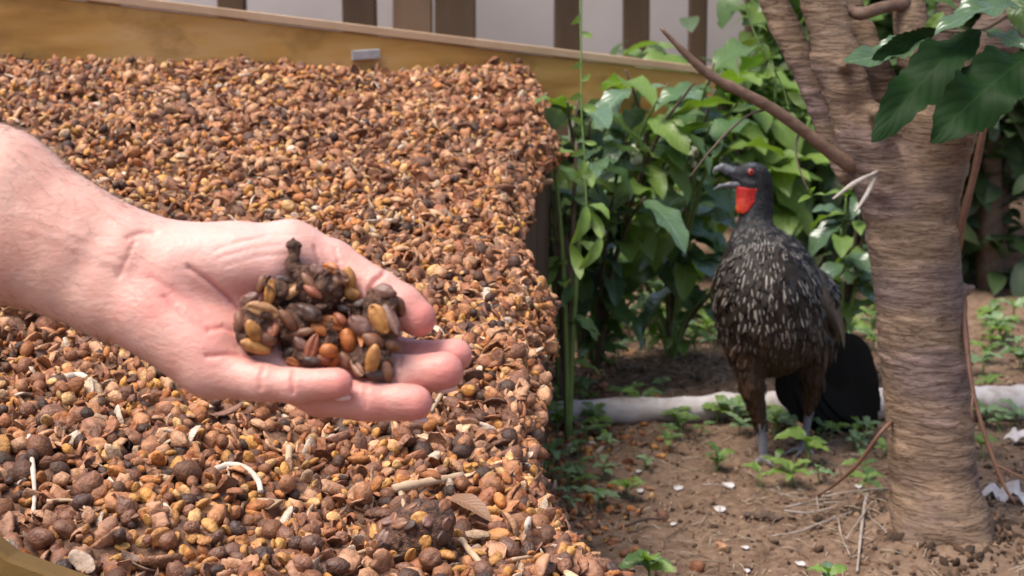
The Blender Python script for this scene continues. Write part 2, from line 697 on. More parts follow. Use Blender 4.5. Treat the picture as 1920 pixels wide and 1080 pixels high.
def make_heap():
    xs = np.concatenate([np.linspace(-2.2, -0.9, 14), np.linspace(-0.88, -0.06, 120), np.linspace(-0.055, 0.20, 110)])
    ys = np.concatenate([np.linspace(0.28, 0.95, 20), np.linspace(0.96, 2.85, 260)])
    X, Y = np.meshgrid(xs, ys, indexing='ij')
    V = np.stack([X, Y, heap_z(X, Y)], -1).reshape(-1, 3)
    i, j = np.meshgrid(np.arange(len(xs) - 1), np.arange(len(ys) - 1), indexing='ij')
    k = len(ys)
    Q = np.stack([i * k + j, (i + 1) * k + j, (i + 1) * k + j + 1, i * k + j + 1], -1).reshape(-1, 4)
    m = noisy('pulp', (0.03, 0.017, 0.012), (0.12, 0.06, 0.035), 90, 0.8, 0.6, 0.004, (0.22, 0.12, 0.07), 0.3)
    add('pulp_heap', mesh('pulp_heap', V, Q, m), kind='structure')


make_heap()

# bean shapes: x long axis, z short axis, unit half length ~1
def bean_shape(kind, seg, rings, seed):
    V, Fc = sphere(seg, rings)
    V = V[:, [2, 0, 1]]
    r_ = np.random.default_rng(seed)
    if kind == 'bean':                     # parchment bean: domed back, flat creased front
        V = V * np.array([1.0, 0.72, 0.56])
        flat = V[:, 2] > 0
        V[:, 2] = np.where(flat, V[:, 2] * 0.55, V[:, 2])
        g = np.exp(-(V[:, 1] / 0.13) ** 2) * (np.abs(V[:, 0]) < 0.9)
        V[:, 2] -= np.where(flat, 0.17 * g, 0)
        V *= 1 + 0.10 * noise(V * 1.6 + seed, seed)[:, None]
    elif kind == 'cherry':                 # dried cherry: round and wrinkled
        V = V * np.array([1.0, 0.86, 0.8])
        V *= 1 + (0.20 * noise(V * 2.0 + seed, seed) + 0.09 * noise(V * 4.6 + seed, seed + 1))[:, None]
    elif kind == 'husk':                   # split skin: a crumpled cup
        V = V * np.array([1.05, 0.85, 0.62])
        up = V[:, 2] > 0
        V[:, 2] = np.where(up, -0.35 * V[:, 2] + 0.05, V[:, 2])
        V *= 1 + (0.30 * noise(V * 1.8 + seed, seed) + 0.12 * noise(V * 4.5 + seed, seed + 1))[:, None]
    else:                                  # flat flake of skin or chaff
        V = V * np.array([1.25, 0.6, 0.16])
        V[:, 2] += 0.35 * V[:, 0] ** 2 * r_.uniform(-1, 1) + 0.3 * V[:, 1] * r_.uniform(-1, 1)
        V *= 1 + 0.14 * noise(V * 2.4 + seed, seed)[:, None]
    return V, Fc


KINDS = ['bean', 'cherry', 'husk', 'flake']
PAL = {'bean': ((0.53, 0.27, 0.075), (0.46, 0.19, 0.06), (0.60, 0.37, 0.17), (0.36, 0.14, 0.05)),
       'cherry': ((0.12, 0.056, 0.032), (0.24, 0.105, 0.055), (0.075, 0.040, 0.028), (0.34, 0.165, 0.09)),
       'husk': ((0.30, 0.125, 0.065), (0.46, 0.22, 0.11), (0.20, 0.095, 0.06), (0.54, 0.31, 0.19)),
       'flake': ((0.55, 0.40, 0.28), (0.35, 0.20, 0.13), (0.62, 0.52, 0.45), (0.25, 0.13, 0.09))}


def rand_rot(r_):
    q = r_.normal(size=4)
    q /= np.linalg.norm(q)
    a, b, c, d = q
    return np.array([[a*a+b*b-c*c-d*d, 2*(b*c-a*d), 2*(b*d+a*c)],
                     [2*(b*c+a*d), a*a-b*b+c*c-d*d, 2*(c*d-a*b)],
                     [2*(b*d-a*c), 2*(c*d+a*b), a*a-b*b-c*c+d*d]])


def make_beans():
    r_ = np.random.default_rng(5)
    # stratified points over the top of the heap
    sp = 0.0092
    X, Y = np.meshgrid(np.arange(-0.95, 0.10, sp), np.arange(0.98, 2.95, sp), indexing='ij')
    X = X.ravel() + r_.uniform(-0.5, 0.5, X.size) * sp
    Y = Y.ravel() + r_.uniform(-0.5, 0.5, Y.size) * sp
    keep = (X > -0.36 * Y - 0.02) & (Y < plank_y(X) - 0.022) & (X < edge_x(Y) + 0.012)
    X, Y = X[keep], Y[keep]
    # steep right flank: more points per plan area
    n = 3600
    Yf = r_.uniform(1.0, 2.93, n)
    tf = r_.uniform(0, 1.0, n)
    Xf = edge_x(Yf) + edge_w(Yf) * (1.1 * tf - 0.3) + r_.normal(0, 0.004, n)
    k = Yf < plank_y(Xf) - 0.02
    Xf, Yf = Xf[k], Yf[k]
    # second loose layer
    sel = r_.choice(len(X), int(len(X) * 0.22), replace=False)
    X2, Y2 = X[sel] + r_.normal(0, 0.003, len(sel)), Y[sel] + r_.normal(0, 0.003, len(sel))
    # beans heaped over the top of the side slats
    nb_ = 2600
    Yb = r_.uniform(0.99, 2.9, nb_)
    Xb = edge_x(Yb) + r_.uniform(-0.006, 0.034, nb_) + 0.008 * n2(Yb * 0, Yb, 14, 77, 2)
    kb = Yb < plank_y(Xb) - 0.02
    Xb, Yb = Xb[kb], Yb[kb]
    Zb = heap_z(edge_x(Yb) - 0.02, Yb) - 0.004 - 26.0 * np.clip(Xb - edge_x(Yb), 0, 1) ** 2 - np.abs(r_.normal(0, 0.006, len(Xb)))
    # strays on the soil beside the heap
    m = 420
    Ys = r_.uniform(1.75, 3.1, m)
    Xs = edge_x(Ys) + edge_w(Ys) + 0.012 + np.abs(r_.normal(0, 0.075, m))
    Xa = np.concatenate([X, Xf, X2, Xs])
    Ya = np.concatenate([Y, Yf, Y2, Ys])
    lift = np.concatenate([r_.uniform(-0.001, 0.004, len(X)), r_.uniform(0, 0.004, len(Xf)),
                           r_.uniform(0.006, 0.011, len(X2)), np.full(m, 0.003)])
    Z = np.maximum(heap_z(Xa, Ya), ground_z(Xa, Ya)) + lift
    Xa, Ya, Z, lift = np.concatenate([Xa, Xb]), np.concatenate([Ya, Yb]), np.concatenate([Z, Zb]), np.concatenate([lift, np.full(len(Xb), 0.002)])
    loc = np.stack([Xa, Ya, Z], 1)
    px, py, dd = proj(loc)
    patch = n2(Xa, Ya, 9, 31, 2)
    near_foot = np.clip((1.50 - Ya) / 0.35, 0, 1)                 # more dark cherries, fewer tan beans at the foot of the heap
    u = r_.uniform(size=len(loc))
    pb = 0.36 + 0.22 * patch - 0.06 * near_foot
    pc = 0.10 + 0.16 * near_foot
    kind = np.where(u < pb, 0, np.where(u < pb + pc, 1, np.where(u < 0.90, 2, 3)))
    size = np.array([0.0062, 0.0068, 0.0082, 0.0080])[kind] * np.clip(r_.lognormal(0, 0.24, len(loc)), 0.6, 1.75)
    # which ones show largest: nearest, inside the frame, on top, clear of the hand
    vis = (px > 5) & (px < 1190) & (py < 1075) & (py > 600) & ~((px < 830) & (py < 800)) & (lift > 0.001)
    order = np.where(vis)[0][np.argsort(dd[vis])][:900]
    pick = set()
    quota = {0: 120, 1: 80, 2: 80, 3: 20}
    for i in order:
        if quota[kind[i]] > 0:
            quota[kind[i]] -= 1
            pick.add(int(i))
    hi = {}
    lo = {}
    for k, nm in enumerate(KINDS):
        for v in range(4):
            lo[k, v] = bean_shape(nm, 7, 5, 10 * k + v)
            hi[k, v] = bean_shape(nm, 16, 10, 10 * k + v)
    jit = r_.uniform(0.75, 1.25, len(loc))
    # pieces told apart one by one
    mats = {'bean': obj_mat('bean_parchment', (0.56, 0.29, 0.08), (0.40, 0.16, 0.05), scale=1.4),
            'cherry': obj_mat('cherry_skin', (0.055, 0.030, 0.022), (0.30, 0.13, 0.07), rough=0.5, scale=1.4),
            'husk': obj_mat('husk_skin', (0.24, 0.10, 0.055), (0.52, 0.27, 0.15), rough=0.6, scale=1.4),
            'flake': obj_mat('chaff', (0.58, 0.44, 0.33), (0.30, 0.18, 0.12), rough=0.7, scale=1.4)}
    info = {'bean': ('coffee_bean', 'loose tan coffee bean lying on the brown pulp heap', 'coffee bean', 'loose tan beans on the pulp heap'),
            'cherry': ('dried_cherry', 'shrivelled dark brown coffee cherry on the pulp heap', 'coffee cherry', 'dark dried cherries on the pulp heap'),
            'husk': ('cherry_husk', 'split reddish brown cherry husk on the pulp heap', 'husk', 'reddish husks on the pulp heap'),
            'flake': ('skin_flake', 'flat pale flake of dry skin on the pulp heap', 'flake', 'pale skin flakes on the pulp heap')}
    mm = {}
    for k, nm in enumerate(KINDS):
        for v in range(4):
            V, Fc = hi[k, v]
            mm[k, v] = mesh(info[nm][0], V, Fc, mats[nm])
    bag = Bag()
    for i in range(len(loc)):
        k, v = int(kind[i]), int(r_.integers(4))
        R = rand_rot(r_)
        if i in pick:
            nm, lab, cat, grp = info[KINDS[k]]
            o = add(nm, mm[k, v], label=lab, cat=cat, group=grp)
            M4 = Matrix(R.tolist()).to_4x4()
            o.matrix_world = Matrix.Translation(Vector(loc[i])) @ M4 @ Matrix.Scale(float(size[i]), 4)
            continue
        V, Fc = lo[k, v]
        pal = PAL[KINDS[k]]
        c = np.array(pal[int(r_.integers(4))]) * jit[i] * np.array([1.0, 0.92, 0.80])
        bag.add(loc[i] + (V * size[i]) @ R.T, Fc, col=c)
    M_bean = attr_mat('bean_mix', 0.6, 160, 0.7, 0.8, 0.002)
    bag.build('pulp_beans', M_bean, base=np.array([0.0, 1.8, 0.0]), kind='stuff',
              label='mass of loose brown coffee beans and husks covering the heap', cat='coffee beans')


make_beans()


# ------------------------------------------------------------------ retaining board, fence and wall behind the heap
def make_board():
    M_w = noisy('board_wood', (0.36, 0.18, 0.045), (0.50, 0.275, 0.075), 5, 0.6, 0.3, 0.002, (0.56, 0.34, 0.14), 0.3, sc=(1, 1, 5))
    tb = M_w.node_tree
    bb = tb.nodes['Principled BSDF']
    old = bb.inputs['Base Color'].links[0].from_socket
    st_ = ramp(tb, tex(tb, 9, 5, 0.65, sc=(1, 1, 1.6)), [(0.5, (0, 0, 0)), (0.72, (0.75, 0.75, 0.75))])
    tb.links.new(mixc(tb, st_, old, (0.22, 0.115, 0.035)), bb.inputs['Base Color'])
    M_top = noisy('board_edge', (0.46, 0.30, 0.18), (0.58, 0.40, 0.26), 14, 0.7, 0.3, 0.002)
    up = np.array([0, 0, 1.0])
    root = empty('retaining_board', (PLA[0], PLA[1], 0), label='long yellow wooden board holding back the pulp heap', cat='board')
    hgt = 0.10
    a, b = PLA - up * (hgt / 2 + 0.016), PLB - up * (hgt / 2 + 0.016)
    V, Fc = beam(a, b, up, 0.032, hgt, 1, 0.0, 3)
    build('plank', V, Fc, M_w, root, smooth=False)
    nrm = unit(np.cross(b - a, up))
    V, Fc = beam(PLA - up * 0.007 - nrm * 0.004, PLB - up * 0.007 - nrm * 0.004, up, 0.052, 0.014, 1, 0.0, 6)
    build('top_rail', V, Fc, M_top, root, smooth=False)
    # stakes at the back, holding the board
    for s in (0.03, 0.33, 0.62):
        c = PLA + (PLB - PLA) * s - nrm * 0.04
        V, Fc = beam([c[0], c[1], -0.05], [c[0], c[1], c[2] - 0.03], [0, 1, 0], 0.045, 0.045)
        build('stake', V, Fc, M_w, root, smooth=False)
    # side board holding the upright flank of the heap
    M_sd = noisy('weathered_slat', (0.06, 0.035, 0.02), (0.13, 0.08, 0.048), 20, 0.85, 0.5, 0.002, sc=(1, 1, 0.3))
    ys_ = np.linspace(0.97, 2.9, 24)
    for q0, q1 in zip(ys_[:-1], ys_[1:]):
        q1 = q1 - 0.003
        V, Q = box((0, 0, 0), (1, 1, 1))
        for i in range(8):
            yy = q1 if V[i, 1] else q0
            zt = float(heap_z(np.array([edge_x(yy) - 0.02]), np.array([yy]))[0]) - 0.040
            V[i] = (float(edge_x(yy)) + (0.024 if V[i, 0] else 0.014), yy, zt if V[i, 2] else -0.03)
        build('side_slat', V, Q, M_sd, root, smooth=False)
    # grey metal bracket on its face
    M_g = noisy('bracket_metal', (0.28, 0.27, 0.28), (0.42, 0.40, 0.41), 60, 0.5, 0.2, 0.001)
    s = (672 - (-420)) / (1345 + 420)
    c = PLA + (PLB - PLA) * 0.60
    px, py, _ = proj(c)
    s = 0.60 + (672 - px[0]) / 1765.0
    c = PLA + (PLB - PLA) * s
    t = unit(PLB - PLA)
    c = c - up * 0.047 + nrm * 0.022
    V, Fc = beam(c - t * 0.024 - up * 0.006, c + t * 0.024 + up * 0.002, up, 0.012, 0.016)
    build('metal_clip', V, Fc, M_g, root, smooth=False)
    # fence posts and pale wall farther back
    M_p = noisy('post_wood', (0.055, 0.03, 0.016), (0.10, 0.058, 0.03), 9, 0.8, 0.4, 0.003, sc=(1, 1, 0.2))
    M_p2 = noisy('slat_wood', (0.13, 0.075, 0.04), (0.20, 0.12, 0.07), 9, 0.8, 0.4, 0.003, sc=(1, 1, 0.2))
    M_wall = noisy('plaster', (0.46, 0.41, 0.40), (0.56, 0.50, 0.49), 3, 0.9, 0.2, 0.004)
    wy = 4.9
    V, Fc = box((-3.6, wy, -0.1), (1.35, wy + 0.18, 1.5))
    build('plaster_wall', V, Fc, M_wall, smooth=False, label='pale greyish plaster wall behind the wooden fence posts', cat='wall')
    fence = empty('wooden_fence', (0, 4.6, 0), label='dark wooden fence of upright posts before the pale wall', cat='fence')
    d = 4.62

    def post(x0, x1, mt, yy=0.0, top=1.25):
        cx = ((x0 + x1) / 2 - 960) / F * d
        wd = (x1 - x0) / F * d
        V, Fc = beam([cx, 4.6 + yy, -0.1], [cx, 4.6 + yy, top], [0, 1, 0], wd, 0.05, 3, 0.002, int(x0) % 97)
        build('post', V, Fc, mt, fence, smooth=False)
    for x0, x1, k in ((650, 712, 0), (740, 812, 1), (817, 892, 0), (1036, 1086, 0), (1166, 1214, 0), (1286, 1318, 0), (420, 470, 0), (180, 235, 0), (1390, 1430, 0), (1490, 1530, 0)):
        post(x0, x1, (M_p, M_p2)[k], 0.002 * (x0 % 3), 1.22 + 0.01 * (x0 % 5))
    V, Fc = beam([-1.6, 4.55, 0.93], [1.15, 4.55, 0.90], [0, 0, 1], 0.04, 0.09, 4, 0.001, 9)
    build('rail', V, Fc, M_p, fence, smooth=False)
    V, Fc = beam([-1.6, 4.55, 0.30], [1.15, 4.55, 0.29], [0, 0, 1], 0.04, 0.09, 4, 0.001, 8)
    build('rail', V, Fc, M_p, fence, smooth=False)


make_board()


# ------------------------------------------------------------------ the outstretched hand
HD = 83.333                          # distance of the hand in cm


def Hc(px, py, wv):
    d = HD - wv
    return np.array([(px - 960) / F * d, (540 - py) / F * d, wv])


def h2w(V):
    """cm camera-aligned hand coordinates -> world metres"""
    V = np.asarray(V, float) / 100.0
    return CAM + FW * (HD / 100.0) + V @ CMAT


HORG = np.array([-60.0, 0, 0])
FING = {  # joints: px, py, w (towards the viewer, cm), radius cm
    'pinky': [(392, 696, 1.5, 1.28), (492, 717, 2.5, 0.95), (553, 724, 2.8, 0.86), (632, 719, 3.0, 0.80)],
    'ring': [(455, 668, 0.5, 1.25), (600, 741, 1.1, 1.08), (690, 753, 1.4, 1.0), (776, 756, 1.5, 0.95)],
    'middle': [(505, 618, -0.8, 1.28), (650, 692, -1.0, 1.12), (755, 706, -0.2, 1.06), (833, 696, 0.1, 1.0)],
    'index': [(555, 550, -2.3, 1.25), (690, 650, -2.6, 1.06), (785, 673, -1.8, 0.96), (855, 666, -1.6, 0.90)],
}
THUMB = [(440, 484, -0.9, 1.68), (545, 472, -1.6, 1.42), (622, 494, -1.8, 1.24), (712, 549, -1.1, 1.13), (752, 575, -0.7, 1.12), (783, 597, -0.5, 1.0)]


def hand_sdf(p):
    J = lambda q: Hc(q[0], q[1], q[2])
    WR, WU, WM = (232, 468, -0.6), (205, 556, 0.2), (220, 512, -0.3)
    d = rc(p, J((225, 462, -0.5)), J((0, 350, -0.8)), 2.05, 2.75)                 # forearm, radius side
    d = smin(d, rc(p, J((200, 560, 0.0)), J((0, 450, -0.8)), 2.0, 2.9), 1.6)      # forearm, ulna side
    d = smin(d, rc(p, J((120, 470, -0.2)), J((0, 400, -0.5)), 2.3, 2.9), 1.2)
    d = smin(d, rc(p, J((0, 350, -0.8)), J((-780, -10, -6)), 2.75, 4.1), 1.5)
    d = smin(d, rc(p, J((0, 450, -0.8)), J((-780, 90, -6)), 2.9, 4.2), 1.5)
    d = smin(d, rc(p, J((-780, 40, -6)), J((-1250, -320, -16)), 4.6, 5.6), 2.0)
    fi = {k: [Hc(*q[:3]) for q in v] for k, v in FING.items()}
    for k, wp, rw in (('index', WR, 1.75), ('middle', WM, 1.85), ('ring', WM, 1.85), ('pinky', WU, 1.75)):
        d = smin(d, rc(p, J(wp), fi[k][0], rw, FING[k][0][3]), 1.1)
    d = smin(d, rc(p, J((285, 585, 0.7)), J((385, 655, 1.3)), 1.75, 1.62), 1.0)    # hypothenar
    d = smin(d, rc(p, J((330, 505, 0.1)), J((500, 500, -0.6)), 1.75, 1.65), 1.0)   # thenar
    T = [Hc(*q[:3]) for q in THUMB]
    d = smin(d, rc(p, J((255, 480, -0.6)), T[0], 1.8, THUMB[0][3]), 1.1)
    d = smin(d, rc(p, T[0], T[1], THUMB[0][3], THUMB[1][3]), 0.9)
    d = smin(d, rc(p, T[1], fi['index'][0], 1.0, 1.0), 1.5)                        # web of the thumb
    # shallow hollow of the palm
    hol = ell(p, J((490, 590, 2.6)), (2.6, 1.9, 1.5))
    d = np.maximum(d, -hol + 0.0) if False else d
    out = None
    chains = [[(fi[k][i], FING[k][i][3]) for i in range(4)] for k in FING] + [[(T[i], THUMB[i][3]) for i in range(1, 6)]]
    for ch in chains:
        f = None
        for (a, ra), (b, rb) in zip(ch[:-1], ch[1:]):
            s = rc(p, a, b, ra, rb)
            f = s if f is None else smin(f, s, 0.35)
        g = smin(d, f, 0.8)
        out = g if out is None else smin(out, g, 0.06)
    return out


CREASE = [  # palm and finger lines in photo pixels: points, depth cm, width cm
    ([(352, 500), (392, 528), (430, 560), (470, 600)], 0.10, 0.11),
    ([(690, 545), (702, 525), (722, 508)], 0.13, 0.10),
    ([(590, 462), (596, 485), (600, 505)], 0.06, 0.09), ([(628, 466), (634, 488), (634, 510)], 0.05, 0.08),
    ([(494, 686), (489, 704), (488, 730)], 0.07, 0.08), ([(551, 694), (547, 712), (548, 738)], 0.09, 0.08),
    ([(688, 722), (684, 740), (686, 760)], 0.06, 0.09), ([(752, 672), (750, 690), (754, 705)], 0.05, 0.08),
    ([(252, 452), (240, 480), (222, 520)], 0.04, 0.12), ([(238, 447), (262, 437), (290, 436)], 0.05, 0.12),
    ([(400, 470), (450, 452), (500, 445)], 0.025, 0.07), ([(410, 484), (470, 466), (530, 458)], 0.025, 0.07),
    ([(420, 500), (480, 482), (540, 476)], 0.025, 0.07), ([(440, 458), (500, 440), (560, 440)], 0.02, 0.06),
    ([(392, 618), (420, 612), (440, 622)], 0.07, 0.14), ([(388, 668), (428, 664), (466, 668)], 0.07, 0.13),
    ([(310, 556), (345, 590), (390, 616)], 0.05, 0.16), ([(280, 520), (330, 548), (380, 580)], 0.04, 0.18),
]


def seg_dist(px, py, pts):
    best = np.full(len(px), 1e9)
    for (x0, y0), (x1, y1) in zip(pts[:-1], pts[1:]):
        dx, dy = x1 - x0, y1 - y0
        t = np.clip(((px - x0) * dx + (py - y0) * dy) / (dx * dx + dy * dy), 0, 1)
        best = np.minimum(best, np.hypot(px - x0 - t * dx, py - y0 - t * dy))
    return best


def make_hand():
    lo = Hc(-1280, 830, 0) * np.array([1, 1, 0]) + np.array([-7, -1.5, -24])
    hi = Hc(900, -340, 0) * np.array([1, 1, 0]) + np.array([1.2, 7.0, 6.5])
    V, Q = sdf_mesh(hand_sdf, lo, hi, 0.13)
    V = laplace(V, Q, 2, 0.5)
    Nn = vnormals(V, Q)
    d = HD - V[:, 2]
    px, py = 960 + F * V[:, 0] / d, 540 - F * V[:, 1] / d
    front = np.clip(Nn[:, 2] * 3, 0, 1)
    disp = np.zeros(len(V))
    crv = np.zeros(len(V))
    for pts, dep, wid in CREASE:
        g = np.exp(-(seg_dist(px, py, pts) / 36.0 / wid) ** 2) * front
        disp -= dep * g * 2.0
        crv = np.maximum(crv, g * dep / 0.1)
    disp += 0.035 * fbm(V * 0.55, 2, 3) * np.clip((px - 150) / 100, 0, 1)
    # tendons at the wrist
    for pts in ([(60, 430), (150, 468), (240, 500)], [(40, 400), (140, 440), (235, 480)]):
        disp += 0.05 * np.exp(-(seg_dist(px, py, pts) / 36.0 / 0.28) ** 2) * front
    V = V + Nn * disp[:, None]
    # colouring: flushed fingertips, joints and palm pads, highlight on the thenar painted paler, tanner forearm
    red = np.zeros(len(V))
    for x, y, r, a in ((795, 605, 1.9, 1.0), (640, 724, 1.3, 0.9), (795, 765, 1.5, 1.0), (850, 705, 1.6, 1.0), (868, 668, 1.3, 0.9),
                       (712, 560, 1.4, 0.5), (550, 720, 1.1, 0.5), (300, 545, 1.8, 0.6), (400, 640, 1.9, 0.6), (690, 765, 2.0, 0.6),
                       (480, 600, 3.0, 0.55), (640, 480, 1.8, 0.35), (600, 775, 2.5, 0.6)):
        red = np.maximum(red, a * np.exp(-((px - x) ** 2 + (py - y) ** 2) / (36 * r) ** 2))
    red = np.clip(red + 0.6 * crv + 0.10 * fbm(V * 0.9, 2, 9), 0, 1)
    pale = np.exp(-(((px - 470) / 170) ** 2 + ((py - 455) / 55) ** 2))
    tan = np.clip((260 - px) / 200, 0, 1)
    c = np.array([0.60, 0.345, 0.285])[None] * np.ones((len(V), 1))
    c = c + red[:, None] * (np.array([0.60, 0.20, 0.17]) - c) * 0.85
    c = c + pale[:, None] * (np.array([0.68, 0.45, 0.40]) - c) * 0.6
    c = c + tan[:, None] * (np.array([0.57, 0.335, 0.265]) - c) * 0.7
    m, t, b = new_mat('skin')
    a = N(t, 'ShaderNodeVertexColor', layer_name='Col')
    f = tex(t, 55, 5)
    f2 = tex(t, 420, 3)
    col = mixc(t, ramp(t, f, [(0.42, (0, 0, 0)), (0.68, (0.55, 0.55, 0.55))]), a.outputs[0], mixc(t, 1.0, a.outputs[0], (0.93, 0.72, 0.68), 'MULTIPLY'))
    col = mixc(t, ramp(t, tex(t, 160, 2), [(0.66, (0, 0, 0)), (0.76, (0.25, 0.25, 0.25))]), col, (0.42, 0.2, 0.14))
    t.links.new(col, b.inputs['Base Color'])
    b.inputs['Subsurface Weight'].default_value = 0.4
    b.inputs['Subsurface Radius'].default_value = (1.0, 0.35, 0.18)
    b.inputs['Subsurface Scale'].default_value = 0.006
    b.inputs['Roughness'].default_value = 0.45
    b.inputs['Specular IOR Level'].default_value = 0.42
    p_ = bump(t, b, f2, 0.35, 0.001)
    bump(t, b, tex(t, 110, 5, 0.65, sc=(1, 1, 2.4)), 0.35, 0.0022, p_)
    W = h2w(V)
    base = h2w(Hc(600, 700, 0)[None])[0]
    person = build('person', W, Q, m, base=base, col=c,
                   label='bare pale forearm and cupped open palm holding coffee bean clumps', cat='person')
    # fingernails seen on the undersides of the fingertips
    M_n = noisy('nail', (0.62, 0.36, 0.31), (0.72, 0.47, 0.42), 80, 0.28, 0.05, 0.001, spec=0.6)
    for (x, y, wv, ax, ln, wd) in ((640, 745, 2.75, 4, 1.0, 0.42), (783, 787, 1.35, 3, 1.1, 0.42), (838, 730, 0.0, -12, 1.05, 0.42)):
        S, Fc = sphere(14, 8)
        S = S * np.array([ln * 0.5, wd * 0.5, 0.5])
        an = math.radians(-ax)
        S = S @ np.array([[math.cos(an), math.sin(an), 0], [-math.sin(an), math.cos(an), 0], [0, 0, 1]])
        build('fingernail', h2w(S + Hc(x, y, wv)), Fc, M_n, person)
    # dark fine hair on the forearm
    r_ = np.random.default_rng(3)
    fa = (px > -140) & (px < 300)
    cand = np.where(fa)[0]
    sel = r_.choice(cand, 5200)
    edge = 1 - np.abs(Nn[sel, 2])
    keep = r_.uniform(size=len(sel)) < np.clip(0.10 + 0.9 * edge ** 2.0, 0, 1) * np.clip((360 - px[sel]) / 160, 0.1, 1)
    sel = sel[keep]
    bag = Bag()
    ad = unit(Hc(250, 520, 0) - Hc(0, 400, 0))
    for i in sel:
        n_ = Nn[i]
        tdir = unit(ad + r_.normal(0, 0.45, 3) + np.array([0.1, -0.25, 0]))
        tdir = unit(tdir - (tdir @ n_) * n_)
        L = r_.uniform(0.5, 1.25)
        s = unit(np.cross(tdir, n_)) * 0.0055
        q = [V[i] - n_ * 0.02, V[i] + tdir * L * 0.5 + n_ * 0.16 * L, V[i] + tdir * L + n_ * 0.14 * L + r_.normal(0, 0.06, 3)]
        vv = np.array([q[0] - s, q[0] + s, q[1] - s * 0.8, q[1] + s * 0.8, q[2]])
        z = n_ * 0.011
        vv = np.concatenate([vv, [q[0] + z, q[1] + z * 0.8]])
        bag.add(h2w(vv), [np.array([[0, 1, 3, 2], [0, 2, 6, 5], [1, 5, 6, 3]]), np.array([[2, 3, 4], [2, 4, 6], [3, 6, 4]])])
    M_h = noisy('arm_hair', (0.05, 0.026, 0.016), (0.10, 0.05, 0.03), 50, 0.5, 0, 0.001)
    bag.build('arm_hair', M_h, person, smooth=False, kind='stuff')
    return person


make_hand()


# ------------------------------------------------------------------ clumps of beans held in the palm
def zx(X, Y):
    return 420 + X / 3.725, 440 + Y / 3.725


def surf_w(px, py, clear):
    """w at which a ball of radius `clear` rests in front of the palm along this pixel"""
    ws = np.linspace(6, -3, 120)
    pts = np.stack([Hc(px, py, q) for q in ws]).astype(np.float32)
    s = hand_sdf(pts)
    k = np.argmax(s < clear)
    return float(ws[k]) if (s < clear).any() else 0.0


TAN, ORG, PALE, BRN, MAU, DRK, RED = ((0.55, 0.27, 0.07), (0.55, 0.19, 0.045), (0.62, 0.36, 0.16), (0.24, 0.105, 0.05),
                                     (0.22, 0.115, 0.085), (0.075, 0.040, 0.027), (0.36, 0.12, 0.055))
CLUMPS = [
    ('clump of tan beans and dark pulp beside the palm heel', [(215, 640, 120, 150), (250, 740, 100, 80)],
     [(270, 525, 190, 105, 15, PALE), (210, 670, 150, 105, 65, TAN), (170, 455, 140, 90, -25, MAU), (225, 785, 190, 90, 20, TAN),
      (335, 650, 130, 100, 80, RED), (110, 600, 130, 80, 80, BRN), (300, 730, 110, 90, 30, BRN)]),
    ('small cluster of pale slender beans below the dark stalk', [(370, 400, 80, 80), (500, 450, 110, 60)],
     [(320, 410, 170, 80, 100, TAN), (262, 345, 130, 75, 105, BRN), (465, 362, 150, 65, 10, PALE), (472, 408, 150, 70, -32, PALE),
      (410, 505, 150, 105, 5, TAN), (595, 425, 165, 105, 10, MAU), (410, 312, 130, 60, 10, DRK)]),
    ('brown clump with a crooked dried stalk standing up', [(690, 370, 130, 130), (640, 430, 110, 120)],
     [(745, 240, 120, 95, 20, ORG), (655, 250, 120, 95, 40, MAU), (880, 305, 150, 90, 75, TAN), (893, 415, 115, 88, 30, TAN),
      (790, 300, 150, 130, 10, BRN), (590, 330, 140, 70, 60, BRN), (620, 400, 130, 70, 35, RED)]),
    ('dark smooth lump of wet pulp deep in the palm', [(500, 590, 150, 100), (470, 680, 110, 90)],
     [(600, 550, 185, 140, 25, DRK), (545, 685, 160, 65, -10, BRN), (450, 600, 160, 90, 50, BRN)]),
    ('bright orange cluster of swollen beans beside the little finger', [(700, 750, 110, 120), (560, 830, 100, 80)],
     [(740, 620, 155, 115, 20, ORG), (660, 660, 115, 85, 40, ORG), (868, 742, 155, 130, 80, ORG), (730, 812, 115, 105, 0, ORG),
      (612, 795, 180, 95, 110, RED), (765, 880, 135, 85, -50, ORG), (812, 592, 110, 85, 30, RED), (535, 755, 140, 95, 45, MAU),
      (480, 888, 90, 65, 20, ORG), (850, 880, 130, 95, 60, BRN), (450, 825, 100, 60, -30, DRK), (690, 870, 110, 80, 20, RED), (600, 880, 120, 70, 10, DRK)]),
    ('large brown clump of wrinkled beans against the thumb tip', [(1080, 640, 130, 150), (1030, 880, 130, 110), (900, 520, 130, 60), (1090, 470, 120, 80)],
     [(1085, 590, 190, 130, 60, TAN), (960, 640, 210, 140, 40, MAU), (1165, 590, 230, 95, 62, MAU), (1232, 510, 130, 70, 85, BRN),
      (1115, 395, 160, 110, 10, MAU), (1035, 880, 200, 100, 102, TAN), (1170, 768, 135, 95, 20, BRN), (1130, 955, 130, 95, 70, BRN),
      (955, 700, 180, 55, 82, ORG), (840, 520, 110, 70, 20, DRK), (960, 480, 120, 70, -25, DRK), (1060, 980, 150, 80, 10, DRK),
      (930, 930, 140, 80, 50, BRN), (1040, 740, 140, 110, 30, BRN)]),
]


